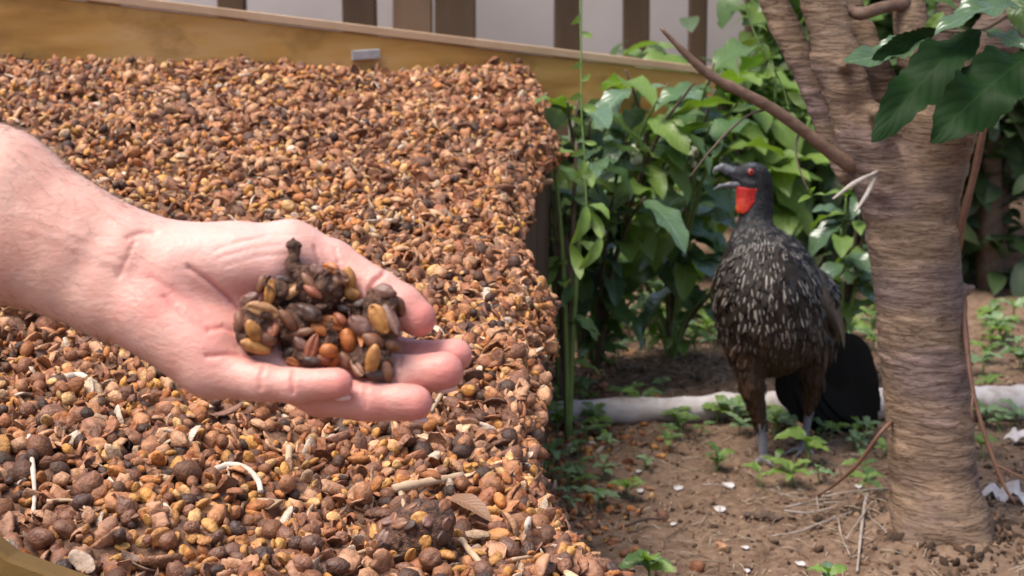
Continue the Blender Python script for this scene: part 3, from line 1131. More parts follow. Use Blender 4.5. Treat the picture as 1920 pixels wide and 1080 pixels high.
def make_clumps():
    r_ = np.random.default_rng(12)
    M_core = noisy('wet_pulp', (0.030, 0.016, 0.011), (0.10, 0.048, 0.030), 260, 0.55, 0.9, 0.003, (0.24, 0.115, 0.065), 0.35)
    M_b = attr_mat('held_bean', 0.5, 230, 0.75, 0.3, 0.0008, 0.5, (0.4, 0.28, 0.24))
    shapes = [bean_shape('bean', 26, 18, 50 + k) for k in range(4)] + [bean_shape('cherry', 24, 16, 60 + k) for k in range(3)]
    for ci, (lab, cores, beans) in enumerate(CLUMPS):
        cs = []
        for (X, Y, rx, ry) in cores:
            px, py = zx(X, Y)
            a, b2 = 1.12 * rx / 3.725 / 36, 1.12 * ry / 3.725 / 36
            rad = min(a, b2)
            wv = surf_w(px, py, rad * 0.75)
            if ci == 2:
                wv += 0.1
            cs.append((Hc(px, py, wv), (a, b2, max(rad, 0.8 * max(a, b2)))))

        def core(p, cs=cs, ci=ci):
            d = None
            for c, r in cs:
                e = ell(p, c, r)
                d = e if d is None else smin(d, e, 0.5)
            if ci == 2:
                q = [Hc(*zx(480, 82), cs[0][0][2] + 0.55), Hc(*zx(490, 190), cs[0][0][2] + 0.5), Hc(*zx(545, 290), cs[0][0][2] + 0.4), Hc(*zx(640, 370), cs[0][0][2] + 0.1)]
                for (a, b), (r1, r2) in zip(zip(q[:-1], q[1:]), ((0.34, 0.30), (0.32, 0.46), (0.46, 0.65))):
                    d = smin(d, rc(p, a, b, r1, r2), 0.2)
            return d + 0.13 * noise(p * 2.3, 5 + ci) + 0.10 * noise(p * 5.5, 6 + ci)
        allc = np.array([c for c, _ in cs])
        lo, hi = allc.min(0) - 2.3, allc.max(0) + 2.3
        hi[1] += 1.2
        V, Q = sdf_mesh(core, lo, hi, 0.07)
        V = laplace(V, Q, 1, 0.4)
        root = empty('bean_clump', h2w(allc.mean(0)[None])[0], label=lab, cat='bean clump', group='clumps of coffee beans in the hand')
        build('pulp_core', h2w(V), Q, M_core, root)
        for bi, (X, Y, ln, wd, an, colr) in enumerate(beans):
            px, py = zx(X, Y)
            L, Wd = 1.22 * ln / 3.725 / 36 / 2, 1.02 * wd / 3.725 / 36 / 2
            ws = np.linspace(8, -3, 160)
            pts = np.stack([Hc(px, py, q) for q in ws]).astype(np.float32)
            s = np.minimum(core(pts), hand_sdf(pts))
            k = np.argmax(s < 0.02)
            wv = float(ws[k]) + 0.12 if (s < 0.02).any() else cs[0][0][2] + 0.3
            wv = min(max(wv, min(q[0][2] for q in cs) + 0.25), cs[0][0][2] + 1.9)
            use = 4 + int(r_.integers(3)) if colr in (DRK, MAU) else int(r_.integers(4))
            S, Fc = shapes[use]
            S = S / np.abs(S[:, :2]).max(0).mean() * 1.0
            S = S / np.array([np.abs(S[:, 0]).max(), np.abs(S[:, 1]).max(), np.abs(S[:, 2]).max()])
            S = S * np.array([L, Wd, min(Wd * 0.95, L * 0.62)])
            if bi % 4 != 0:
                S = S * np.array([1, 1, -1])
                Fc = [f[:, ::-1] for f in Fc]
            a = math.radians(-an)
            tx, ty = r_.normal(0, 0.3), r_.normal(0, 0.3)
            Rz = np.array([[math.cos(a), -math.sin(a), 0], [math.sin(a), math.cos(a), 0], [0, 0, 1]])
            Rx = np.array([[1, 0, 0], [0, math.cos(tx), -math.sin(tx)], [0, math.sin(tx), math.cos(tx)]])
            Ry = np.array([[math.cos(ty), 0, math.sin(ty)], [0, 1, 0], [-math.sin(ty), 0, math.cos(ty)]])
            Vb = S @ (Rz @ Ry @ Rx).T + Hc(px, py, wv)
            fade = np.clip(0.5 + 0.5 * noise(Vb * 1.4, 80 + bi), 0, 1)[:, None]
            cc = np.array(colr)[None] * (1.0 - 0.45 * fade * (1 - np.array([[0.2, 0.0, 0.0]])))
            build('bean', h2w(Vb), Fc, M_b, root, col=cc)
        # rags of torn skin
        for k in range(4):
            X, Y, ln, wd, an, colr = beans[int(r_.integers(len(beans)))]
            px, py = zx(X + r_.uniform(-80, 80), Y + r_.uniform(-60, 60))
            c = Hc(px, py, cs[0][0][2] + 1.1)
            S, Fc = bean_shape('flake', 12, 8, 90 + k + ci)
            build('skin_shred', h2w(S * 0.28 @ rand_rot(r_).T + c - np.array([0, 0, 0.25])), Fc, M_core, root)


make_clumps()


# ------------------------------------------------------------------ the bird
BD = 239.5


def Bc(px, py, wv):
    d = BD - wv
    return np.array([(px - 960) / F * d, (540 - py) / F * d, wv])


def b2w(V):
    return CAM + FW * (BD / 100.0) + (np.asarray(V, float) / 100.0) @ CMAT


def w2b(p):
    q = np.asarray(p, float) - CAM - FW * (BD / 100.0)
    return (CMAT @ q) * 100.0


def make_bird():
    g1 = w2b(G(1432, 866))
    g2 = w2b(G(1506, 846))
    B = Bc

    def toe(g, du, dw, r1=0.42, r2=0.2):
        # a toe on the ground plane, direction in world x / y
        wp = b2w(g[None])[0]
        e = wp + np.array([du, dw, 0]) * 0.01
        k = wp + np.array([du * 0.5, dw * 0.5, 0.6]) * 0.01
        e[2] = 0.002
        return g, w2b(k), w2b(e), r1, r2
    toes = [toe(g1, -2.4, -3.4), toe(g1, 0.8, -4.2), toe(g1, 3.2, -2.6), toe(g1, 0.3, 2.0, 0.38, 0.2),
            toe(g2, -3.6, -2.6), toe(g2, -1.8, -4.0), toe(g2, 1.2, -3.6), toe(g2, 0.8, 1.8, 0.36, 0.2)]

    def torso(p):
        d = ell(p, B(1438, 560, 0), (7.9, 10.4, 7.8))
        d = smin(d, ell(p, B(1451, 624, -2), (6.9, 6.1, 7.4)), 3.0)
        d = smin(d, rc(p, B(1414, 462, -0.2), B(1430, 535, -0.5), 3.2, 6.5), 2.5)
        d = smin(d, rc(p, B(1468, 484, -4), B(1518, 560, -7), 2.8, 3.9), 2.5)
        d = smin(d, rc(p, B(1518, 560, -7), B(1538, 655, -11), 3.9, 2.4), 2.0)
        return d

    def body(p):
        d = torso(p)
        d = smin(d, rc(p, B(1416, 395, -0.6), B(1413, 455, -0.3), 2.1, 3.0), 1.4)
        d = smin(d, rc(p, B(1421, 350, -0.5), B(1416, 400, -0.6), 1.8, 2.1), 0.8)
        d = smin(d, rc(p, B(1403, 346, 0), B(1399, 388, 0), 1.35, 1.15), 0.8)
        d = smin(d, ell(p, B(1411, 329, 0), (2.55, 1.95, 1.55)), 0.8)
        d = smin(d, rc(p, B(1385, 326, 0), B(1370, 324, 0), 1.15, 0.8), 0.6)
        d = smin(d, rc(p, B(1427, 345, -0.4), B(1433, 395, -0.6), 1.5, 1.2), 0.8)
        # left leg (nearer), right leg
        d = smin(d, rc(p, B(1402, 655, 1.5), B(1411, 725, 1.5), 2.8, 1.75), 1.4)
        d = smin(d, rc(p, B(1411, 725, 1.5), B(1426, 798, 0.2), 1.75, 0.95), 0.6)
        d = smin(d, rc(p, B(1522, 645, -3.5), B(1524, 715, -4.5), 2.7, 1.65), 1.4)
        d = smin(d, rc(p, B(1524, 715, -4.5), B(1517, 772, -5.5), 1.65, 0.75), 0.6)
        d = smin(d, rc(p, B(1426, 798, 0.2), g1 + np.array([0, 0.5, 0]), 0.85, 0.68), 0.4)
        d = smin(d, rc(p, B(1517, 772, -5.5), g2 + np.array([0, 0.5, 0]), 0.66, 0.58), 0.4)
        for g, k, e, r1, r2 in toes:
            d = smin(d, rc(p, g + np.array([0, 0.35, 0]), k, r1 + 0.1, r1), 0.3)
            d = smin(d, rc(p, k, e, r1, r2), 0.2)
        return d
    lo = np.array([*B(1300, 900, 0)[:2], -24.0])
    hi = np.array([*B(1630, 290, 0)[:2], 14.0])
    V, Q = sdf_mesh(body, lo, hi, 0.30)
    V = laplace(V, Q, 1, 0.5)
    Nn = vnormals(V, Q)
    d = BD - V[:, 2]
    px, py = 960 + F * V[:, 0] / d, 540 - F * V[:, 1] / d
    V = V + Nn * (0.10 * noise(V * 1.3, 4) + 0.06 * noise(V * 3.0, 5))[:, None] * ((py > 410) & (py < 790))[:, None]
    # plumage colours by region
    c = np.tile(np.array([[0.030, 0.021, 0.016]]), (len(V), 1))
    def blend(mask, colr):
        nonlocal c
        c = c + mask[:, None] * (np.array(colr) - c)
    sm = lambda x, a, b: np.clip((x - a) / (b - a), 0, 1)
    blend(sm(py, 600, 700), (0.050, 0.028, 0.016))
    blend(1 - sm(py, 410, 450), (0.045, 0.047, 0.055))
    blend((1 - sm(py, 385, 400)), (0.022, 0.022, 0.027))
    blend(((1 - sm(py, 306, 316)) * 0.9), (0.15, 0.155, 0.175))
    blend(np.exp(-(seg_dist(px, py, [(1372, 330), (1395, 338), (1425, 345)]) / 3.0) ** 2) * 0.8, (0.14, 0.135, 0.145))
    blend(np.exp(-((px - 1398) ** 2 + (py - 322) ** 2) / 14.0 ** 2) * 0.9, (0.012, 0.011, 0.014))
    blend(((py > 796) & (px < 1470)).astype(float), (0.23, 0.235, 0.26))
    blend(((py > 770) & (px >= 1470) & (px < 1560)).astype(float), (0.20, 0.205, 0.23))
    blend(((V[:, 1] < g1[1] + 1.5)).astype(float), (0.20, 0.195, 0.205))
    M_body = attr_mat('bird_plumage', 0.62, 220, 0.6, 0.6, 0.0015, 0.35, (0.55, 0.5, 0.5))
    base = b2w(((g1 + g2) / 2)[None])[0]
    base[2] = 0
    bird = build('bird', b2w(V), Q, M_body, base=base, col=c,
                 label='dark brown white-streaked bird with red throat and open beak beside the tree', cat='bird')

    # ---- overlapping contour feathers with pale margins
    m, t, b = new_mat('streaked_feather')
    a = N(t, 'ShaderNodeVertexColor', layer_name='Col')
    uv = N(t, 'ShaderNodeUVMap')
    sep = N(t, 'ShaderNodeSeparateXYZ')
    t.links.new(uv.outputs[0], sep.inputs[0])

    def M(op, x, y=0.0):
        n = t.nodes.new('ShaderNodeMath')
        n.operation = op
        for k, v in enumerate((x, y)):
            if hasattr(v, 'links'):
                t.links.new(v, n.inputs[k])
            else:
                n.inputs[k].default_value = v
        return n.outputs[0]
    ax = M('ABSOLUTE', M('SUBTRACT', sep.outputs[0], 0.5))
    edge = M('MULTIPLY', M('GREATER_THAN', ax, 0.33), M('MULTIPLY', M('GREATER_THAN', sep.outputs[1], 0.28), M('LESS_THAN', sep.outputs[1], 0.86)))
    edge = M('MULTIPLY', edge, a.outputs[1])
    barb = M('MULTIPLY', M('SINE', M('MULTIPLY', M('ADD', sep.outputs[1], M('MULTIPLY', ax, 0.8)), 90.0)), 0.5)
    cc = mixc(t, edge, a.outputs[0], (0.56, 0.50, 0.44))
    t.links.new(cc, b.inputs['Base Color'])
    b.inputs['Roughness'].default_value = 0.48
    b.inputs['Specular IOR Level'].default_value = 0.25
    bump(t, b, barb, 0.3, 0.0006)
    r_ = np.random.default_rng(21)
    tri = np.cross(V[Q[:, 2]] - V[Q[:, 0]], V[Q[:, 3]] - V[Q[:, 1]])
    ar = np.linalg.norm(tri, axis=1)
    fc = V[Q].mean(1)
    fpx, fpy = px[Q].mean(1), py[Q].mean(1)
    w_ = ar * (((fpy > 398) & (fpy < 800)) | ((fpx > 1414) & (fpy > 306) & (fpy < 400))) * (1 + 1.5 * (fpy < 470)) * (1 + 2.0 * (fpy < 398))
    w_ = w_ * ~((fpy > 772) & (fpx > 1480))
    sel = r_.choice(len(Q), 3900, p=w_ / w_.sum())
    bag = Bag()
    for i in sel[np.argsort(fpy[sel])[::-1]]:
        p0, n_ = fc[i], unit(tri[i])
        y = fpy[i]
        L = np.interp(y, [320, 400, 450, 520, 640, 720, 800], [0.55, 1.0, 1.6, 2.5, 2.7, 2.1, 1.3]) * r_.uniform(0.8, 1.2)
        W = L * np.interp(y, [400, 470, 600], [0.30, 0.32, 0.40])
        dn = unit(np.array([0.12 * (p0[0] - V[:, 0].mean()) * 0.05, -1, -0.15]) + r_.normal(0, 0.14, 3))
        dn = unit(dn - (dn @ n_) * n_)
        s = np.cross(dn, n_)
        vv, uu = [], []
        for q, wq, lift in ((0, 0.45, -0.05), (0.35, 1.0, 0.08), (0.7, 0.92, 0.15), (0.93, 0.5, 0.17), (1.0, 0.12, 0.15)):
            for x in (-1, 0, 1):
                vv.append(p0 + dn * (q - 0.3) * L + s * x * wq * W / 2 + n_ * (lift * 0.75 + 0.02 - 0.07 * W * x * x))
                uu.append((0.5 + 0.5 * x * min(1, wq + 0.2), q))
        k = np.arange(4)[:, None] * 3
        Qf = np.concatenate([k + np.array([[0, 1, 4, 3]]), k + np.array([[1, 2, 5, 4]])])
        white = np.interp(y, [398, 440, 560, 640, 700], [0.0, 0.95, 0.9, 0.35, 0.03]) * (r_.uniform() < 0.58) * r_.uniform(0.5, 1)
        k2 = sm(np.array([y]), 590, 700)[0]
        cb = (1 - k2) * np.array([0.020, 0.0125, 0.008]) + k2 * np.array([0.042, 0.021, 0.010])
        if y < 460 or (fpx[i] > 1470 and y < 540):
            cb = np.array([0.024, 0.022, 0.022])
        if y < 398:
            cb = np.array([0.022, 0.021, 0.023]) * (2.2 if y < 322 else 1.0)
        cb = cb * r_.uniform(0.65, 1.35)
        bag.add(b2w(np.array(vv)), Qf, np.array(uu), np.array([*cb, white]))
    bag.build('plumage', m, bird, kind='stuff', label='small dark feathers edged with white')

    # ---- folded wing
    wing_m = noisy('wing_feather', (0.040, 0.026, 0.017), (0.085, 0.055, 0.033), 60, 0.45, 0.4, 0.001, (0.12, 0.08, 0.048), 0.4, sc=(1, 1, 0.3))
    S, Fc = sphere(20, 14)
    cw = (B(1520, 500, -2.6) + B(1566, 640, -7.5)) / 2
    ax0 = unit(B(1566, 640, -7.5) - B(1520, 500, -2.6))
    nn = unit(np.array([0.86, 0.1, 0.5]) - (np.array([0.86, 0.1, 0.5]) @ ax0) * ax0)
    s0 = np.cross(ax0, nn)
    Sv = cw + (S[:, 2:3] * 6.6) * ax0 + S[:, 0:1] * 1.5 * nn + S[:, 1:2] * 3.6 * s0
    wing = build('wing', b2w(Sv), Fc, wing_m, bird, label='brown folded wing')
    for k in range(9):
        q = k / 8
        a0 = B(1516 + 22 * q, 498 + 40 * q, -1.0 - 3.5 * q) + nn * 0.9
        a1 = B(1545 + 30 * q - 6 * (k % 2), 612 + 44 * q, -3.0 - 4.5 * q) + nn * 0.7
        vv, qq, uu = leaf(b2w(a0[None])[0], b2w(a1[None])[0], 0.026, nn @ CMAT, 0.05, 0.1, n=10, m=2, shape=0.6, seed=k)
        build('wing_feather', vv, qq, wing_m, wing, uv=uu)
    # ---- tail fan
    tail_m = noisy('tail_feather', (0.003, 0.0028, 0.0028), (0.008, 0.006, 0.005), 40, 0.6, 0.4, 0.002, spec=0.15, sc=(1, 1, 0.3))
    tail = empty('tail', (0, 0, 0))
    tail.parent = bird
    tail.location = Vector(b2w(B(1530, 680, -12)[None])[0]) - Vector(base)
    ends = [(1512, 770, -13), (1530, 800, -14), (1548, 814, -15), (1572, 816, -15.5), (1598, 814, -16), (1624, 812, -16.5), (1648, 806, -17), (1655, 775, -17.5), (1653, 735, -18), (1646, 706, -18.5)]
    for k, e in enumerate(ends):
        q = k / (len(ends) - 1)
        a0 = B(1478 + 82 * q, 690 - 30 * q, -10 - 2.0 * q)
        a1 = B(*e)
        dirv = unit(a1 - a0)
        vv, qq, uu = leaf(b2w((a0 - dirv * 2)[None])[0], b2w(a1[None])[0], 0.058, np.array([0.2, -0.9, 0.35]) + np.array([0, -0.02, 0]) * k, 0.03 - 0.004 * (k % 3), 0.08, n=14, m=2, shape=0.78, seed=k)
        vv = vv + np.array([0, 0.0022 * k, 0])
        bk = vv + np.array([0, 0.0012, 0])
        build('tail_feather', np.concatenate([vv, bk]), np.concatenate([qq, qq[:, ::-1] + len(vv)]), tail_m, tail, uv=np.concatenate([uu, uu]))
    # ---- head details
    red_m = attr_mat('throat_skin', 0.42, 160, 0.5, 0.6, 0.002, 0.45, (0.6, 0.35, 0.35))

    def wat(p):
        dd_ = BD - p[:, 2]
        xx, yy = 960 + F * p[:, 0] / dd_, 540 - F * p[:, 1] / dd_
        poly = [(1374, 351), (1420, 353), (1419, 374), (1409, 390), (1395, 402), (1374, 399)]
        reg = np.full(len(p), -9.0, np.float32)
        for (x0, y0), (x1, y1) in zip(poly, poly[1:] + poly[:1]):
            L_ = math.hypot(x1 - x0, y1 - y0)
            pl_ = ((yy - y0) * (x1 - x0) - (xx - x0) * (y1 - y0)) / L_ / 12.5
            reg = -smin(-reg, pl_, 0.3)
        reg = reg + 0.22 * noise(p * 1.5, 8)
        d = smin(body(p), rc(p, B(1399, 352, 0.2), B(1395, 391, 0.3), 1.3, 0.95), 0.6) - 0.14 + 0.06 * noise(p * np.array([3.2, 1.2, 3.2]), 2)
        return -smin(-d, -reg, 0.10)
    Vw, Qw = sdf_mesh(wat, B(1360, 415, 0) - 3.5, B(1440, 330, 0) + 3.5, 0.14)
    dw = BD - Vw[:, 2]
    wx, wy = 960 + F * Vw[:, 0] / dw, 540 - F * Vw[:, 1] / dw
    og = (np.clip((1408 - wx) / 26, 0, 1) * np.clip((wy - 360) / 26, 0, 1))[:, None]  # orange skin at lower left; shading towards the top painted into the colour
    wc = np.array([[0.46, 0.014, 0.008]]) + og * np.array([[0.26, 0.075, 0.03]])
    build('throat_wattle', b2w(Vw), Qw, red_m, bird, col=wc, label='bare red throat skin')
    beak_m = noisy('beak_horn', (0.075, 0.075, 0.085), (0.19, 0.19, 0.21), 120, 0.35, 0.2, 0.0006, spec=0.5)

    def upb(p):
        d = rc(p, B(1376, 322, 0), B(1354, 314, 0), 0.86, 0.62)
        d = smin(d, rc(p, B(1354, 314, 0), B(1342, 317, 0), 0.6, 0.34), 0.3)
        d = smin(d, rc(p, B(1342, 317, 0), B(1335.5, 326, 0), 0.33, 0.06), 0.15)
        d = smin(d, rc(p, B(1362, 325, 0), B(1394, 338, 0.2), 0.38, 0.72), 0.4)
        cut = ell(p, B(1362, 336, 0), (2.0, 0.62, 2.0))
        return np.maximum(d, -cut)
    Vw, Qw = sdf_mesh(upb, B(1326, 350, 0) - np.array([0, 0, 2]), B(1405, 300, 0) + np.array([0, 0, 2]), 0.10)
    build('upper_beak', b2w(laplace(Vw, Qw, 1)), Qw, beak_m, bird)

    def lob(p):
        d = rc(p, B(1398, 345, 0), B(1368, 347, 0), 0.80, 0.46)
        d = smin(d, rc(p, B(1368, 347, 0), B(1350, 349, 0), 0.46, 0.3), 0.2)
        return smin(d, rc(p, B(1350, 349, 0), B(1336.5, 356, 0), 0.29, 0.06), 0.2)
    Vw, Qw = sdf_mesh(lob, B(1326, 370, 0) - np.array([0, 0, 2]), B(1410, 330, 0) + np.array([0, 0, 2]), 0.10)
    build('lower_beak', b2w(laplace(Vw, Qw, 1)), Qw, beak_m, bird)
    S, Fc = sphere(14, 10)
    mouth = noisy('mouth', (0.02, 0.012, 0.012), (0.05, 0.03, 0.03), 100, 0.4, 0.1, 0.001)
    build('mouth_lining', b2w(S * np.array([0.95, 0.45, 0.5]) + B(1383, 338, 0)), Fc, mouth, bird)
    tongue = noisy('tongue', (0.25, 0.17, 0.10), (0.33, 0.24, 0.15), 100, 0.4, 0.1, 0.001)
    build('tongue', b2w(S * np.array([0.8, 0.14, 0.28]) + B(1370, 343, 0.1)), Fc, tongue, bird)
    nost = noisy('nostril', (0.01, 0.01, 0.012), (0.02, 0.02, 0.022), 100, 0.5, 0, 0.001)
    build('nostril', b2w(S * np.array([0.26, 0.15, 0.1]) + B(1357, 316, 0.56)), Fc, nost, bird)
    eye_r = noisy('eye_ring', (0.010, 0.009, 0.011), (0.022, 0.02, 0.024), 100, 0.5, 0.1, 0.001)
    iris = noisy('iris', (0.36, 0.03, 0.025), (0.5, 0.07, 0.05), 100, 0.15, 0, 0.001, spec=0.6)
    pup = noisy('pupil', (0.004, 0.002, 0.002), (0.008, 0.004, 0.004), 100, 0.08, 0, 0.001, spec=0.7)
    for sg in (1, -1):
        e0 = B(1405, 324, 0.0) + np.array([0, 0, 1.42 * sg])
        ring = build('eye', b2w(S * np.array([0.82, 0.74, 0.34]) + e0), Fc, eye_r, bird)
        build('iris', b2w(S * np.array([0.52, 0.52, 0.3]) + e0 + np.array([0, 0, 0.16 * sg])), Fc, iris, ring)
        build('pupil', b2w(S * np.array([0.21, 0.21, 0.14]) + e0 + np.array([0, 0, 0.38 * sg])), Fc, pup, ring)
    # short bristle crest above the beak
    bag = Bag()
    for k in range(60):
        p0 = B(1374 + r_.uniform(-4, 40), 312 - r_.uniform(0, 6), r_.uniform(-0.8, 0.9))
        vv, fcx = tube([p0 - np.array([0, 0.3, 0]), p0 + np.array([r_.uniform(-0.2, 0.5), r_.uniform(0.15, 0.7), 0])], [0.05, 0.01], 4)
        bag.add(b2w(vv), fcx, None, np.array([0.03, 0.03, 0.034]))
    bag.build('crest', M_body, bird, kind='stuff')
    return bird


make_bird()

# ------------------------------------------------------------------ leaf templates shared by plants
M_leafD = leaf_mat('leaf_dark', (0.045, 0.10, 0.040), (0.10, 0.17, 0.07), (0.08, 0.15, 0.045), 0.28, 0.25, 25, 0.6)
M_leafShade = leaf_mat('leaf_shade', (0.010, 0.032, 0.006), (0.018, 0.046, 0.011), (0.010, 0.030, 0.006), 0.6, 0.10, 25, 0.14)  # shaded undersides of the big tree leaves, darkness put into the colour
M_leafM = leaf_mat('leaf_mid', (0.09, 0.18, 0.035), (0.14, 0.22, 0.07), (0.10, 0.17, 0.05), 0.33, 0.35, 25)
M_leafL = leaf_mat('leaf_light', (0.19, 0.31, 0.05), (0.25, 0.36, 0.10), (0.18, 0.28, 0.06), 0.4, 0.4, 25)
M_leafSky = leaf_mat('leaf_sky_sheen', (0.13, 0.20, 0.18), (0.20, 0.27, 0.22), (0.10, 0.17, 0.08), 0.22, 0.2, 25, 0.8)  # bluish sky reflection on glossy leaves painted into the base colour
M_leafS = leaf_mat('leaf_seedling', (0.20, 0.31, 0.19), (0.3, 0.4, 0.24), (0.2, 0.3, 0.14), 0.4, 0.35, 25)
M_leafC = leaf_mat('leaf_mixed', (0, 0, 0), (0.2, 0.28, 0.1), (0.10, 0.16, 0.05), 0.4, 0.35, 25, use_col=True)
M_stemG = noisy('green_stem', (0.12, 0.19, 0.05), (0.19, 0.27, 0.08), 60, 0.5, 0.2, 0.001)
M_stemB = noisy('woody_stem', (0.09, 0.06, 0.04), (0.17, 0.12, 0.085), 60, 0.8, 0.5, 0.002)
M_flower = noisy('flower', (0.72, 0.72, 0.5), (0.8, 0.8, 0.68), 100, 0.6, 0.1, 0.001)


def leaf_tpl(name, mat, wr=0.4, bend=0.1, fold=0.3, wave=0.15, n=9, m=2, **kw):
    V, Q, U = leaf((0, 0, 0), (1, 0, 0), wr, (0, 0, 1), bend, fold, wave, n=n, m=m, **kw)
    return mesh(name, V, Q, mat, uv=U)


TPL = {k: [leaf_tpl('leaf', mt, 0.38 + 0.04 * v, 0.10 + 0.05 * v, 0.28, 0.22, seed=v + 3) for v in range(3)]
       for k, mt in (('D', M_leafD), ('M', M_leafM), ('L', M_leafL), ('B', M_leafSky), ('S', M_leafS))}


def place_leaf(parent, p0, p1, nrm, kind, r_, name='leaf'):
    p0, p1 = np.asarray(p0, float), np.asarray(p1, float)
    L = np.linalg.norm(p1 - p0)
    x = (p1 - p0) / L
    z = unit(np.asarray(nrm, float) - (np.asarray(nrm) @ x) * x)
    y = np.cross(z, x)
    o = add(name, TPL[kind][int(r_.integers(3))], parent)
    R = Matrix(np.stack([x, y, z], 1).tolist()).to_4x4()
    o.matrix_local = Matrix.Translation(Vector(p0 - wloc(parent))) @ R @ Matrix.Scale(float(L), 4)
    return o


def branchy(name, label, base, height, spread, nst, nlf, llen, kinds, seed, lean=(0, 0), group=None, cat='shrub', flowers=0, droop=0.5):
    """leafy shrub: curved stems with leaf pairs, every leaf an object"""
    r_ = np.random.default_rng(seed)
    base = np.asarray(base, float)
    root = empty(name, base, label=label, cat=cat, group=group)
    tips = []
    for s in range(nst):
        a = r_.uniform(0, 2 * np.pi)
        hgt = height * r_.uniform(0.65, 1.05)
        out = np.array([math.cos(a), math.sin(a), 0]) * spread * r_.uniform(0.3, 1.0) + np.array([*lean, 0])
        path = [base + np.array([0, 0, -0.02]), base + out * 0.25 + np.array([0, 0, hgt * 0.45]), base + out * 0.65 + np.array([0, 0, hgt * 0.82]), base + out + np.array([0, 0, hgt])]
        V, Fc = tube(path, [0.005, 0.0045, 0.0035, 0.002], 6, 4)
        build('stem', V, Fc, M_stemB if s % 2 else M_stemG, root)
        k = max(2, nlf // nst)
        for j in range(k):
            q = r_.uniform(0.25 if height > 0.3 else 0.08, 1.0)
            i = min(int(q * 3), 2)
            p0 = path[i] + (path[i + 1] - path[i]) * (q * 3 - i)
            aa = r_.uniform(0, 2 * np.pi)
            dr = np.array([math.cos(aa), math.sin(aa), r_.uniform(-droop - 0.5, 0.35)])
            L = llen * r_.uniform(0.65, 1.2)
            p1 = p0 + unit(dr) * L
            if p1[2] < 0.02:
                p1[2] = 0.02
            place_leaf(root, p0, p1, np.array([0.15 * r_.normal(), -0.2 + 0.3 * r_.normal(), 1.0]), kinds[int(r_.integers(len(kinds)))], r_)
        tips.append(path)
    for j in range(flowers):
        path = tips[j % nst]
        c = path[2] + r_.normal(0, 0.012, 3) + np.array([0, -0.01, 0])
        bag = Bag()
        S, Fc = sphere(8, 6)
        for k in range(9):
            bag.add(c + r_.normal(0, 0.008, 3) + S * np.array([0.006, 0.006, 0.008]) * r_.uniform(0.7, 1.2), Fc)
        bag.build('blossom', M_flower, root)
    return root


def foliage(name, label, base, size, n, llen, cols, seed, group, cat='shrub', strap=False, trunk=True):
    """far shrub: trunk and one crown mesh of many leaves"""
    r_ = np.random.default_rng(seed)
    base = np.asarray(base, float)
    root = empty(name, base, label=label, cat=cat, group=group)
    bag = Bag()
    clump = r_.normal(0, 1, (14, 3))
    clump = clump / np.linalg.norm(clump, axis=1)[:, None] * r_.uniform(0.3, 0.9, (14, 1))
    for i in range(n):
        cl = clump[int(r_.integers(14))]
        q = cl + r_.normal(0, 0.24, 3)
        p0 = base + np.array([q[0] * size[0], q[1] * size[1], size[2] * (0.52 + 0.47 * q[2])])
        if p0[2] < 0.03:
            p0[2] = 0.03 + abs(r_.normal(0, 0.05))
        if strap:
            dr = np.array([r_.normal(), r_.normal() * 0.6, r_.uniform(-0.6, 0.5)])
        else:
            dr = np.array([r_.normal(), r_.normal(), r_.uniform(-1.3, 0.5)])
        L = llen * r_.uniform(0.6, 1.3)
        V, Q, U = leaf(p0, p0 + unit(dr) * L, L * (0.12 if strap else 0.42), np.array([r_.normal() * 0.3, -0.35 + r_.normal() * 0.3, 1.0]), 0.12 if not strap else 0.2, 0.2, n=5, m=1, seed=i)
        bag.add(V, Q, U, np.array(cols[int(r_.integers(len(cols)))]) * r_.uniform(0.6, 1.35))
    bag.build('crown', M_leafC, root, kind='stuff')
    for k in range(4 if trunk else 0):
        a = r_.uniform(0, 6.28)
        e = base + np.array([math.cos(a) * size[0] * 0.5, math.sin(a) * size[1] * 0.5, size[2] * 0.8])
        V, Fc = tube([base + np.array([0, 0, -0.03]), (base + e) / 2 + np.array([0, 0, size[2] * 0.12]), e], [0.03, 0.02, 0.008], 7, 4)
        build('trunk', V, Fc, M_stemB, root)
    return root


# coffee shrubs between the heap and the bird
def gp(px, d):
    x = (px - 960) / F * d
    y = d * CP
    return np.array([x, y, gz(x, y)])


branchy('coffee_shrub', 'leafy coffee shrub with drooping dark leaves beside the heap end', gp(1120, 2.98), 0.54, 0.17, 9, 66, 0.125, 'LBMLBD', 41, lean=(0.02, -0.24), group='coffee shrubs', flowers=2)
branchy('coffee_shrub', 'coffee shrub with white blossom and sky-sheen tinted leaves behind the bird', gp(1262, 3.06), 0.58, 0.16, 9, 66, 0.13, 'BLBMLD', 42, lean=(0, -0.22), group='coffee shrubs', flowers=6)
branchy('coffee_shrub', 'smaller coffee shrub leaning over the flank of the heap', gp(1092, 3.0), 0.50, 0.10, 8, 60, 0.10, 'MLLB', 48, lean=(-0.035, -0.36), group='coffee shrubs')
branchy('low_bush', 'low dark bush at the foot of the coffee shrubs', gp(1085, 3.25), 0.34, 0.16, 8, 46, 0.085, 'DML', 46, cat='bush')
branchy('low_bush', 'low shady bush below the white blossom', gp(1215, 3.36), 0.32, 0.18, 8, 46, 0.085, 'DML', 47, cat='bush')
branchy('low_bush', 'low leafy tuft in front of the coffee shrub stems', gp(1120, 2.98), 0.18, 0.13, 8, 40, 0.06, 'LMD', 61, cat='bush', lean=(0, 0.02))
branchy('low_bush', 'low leafy tuft under the blossoming coffee shrub', gp(1262, 3.06), 0.20, 0.14, 8, 40, 0.065, 'LMS', 62, cat='bush', lean=(0, 0.02))
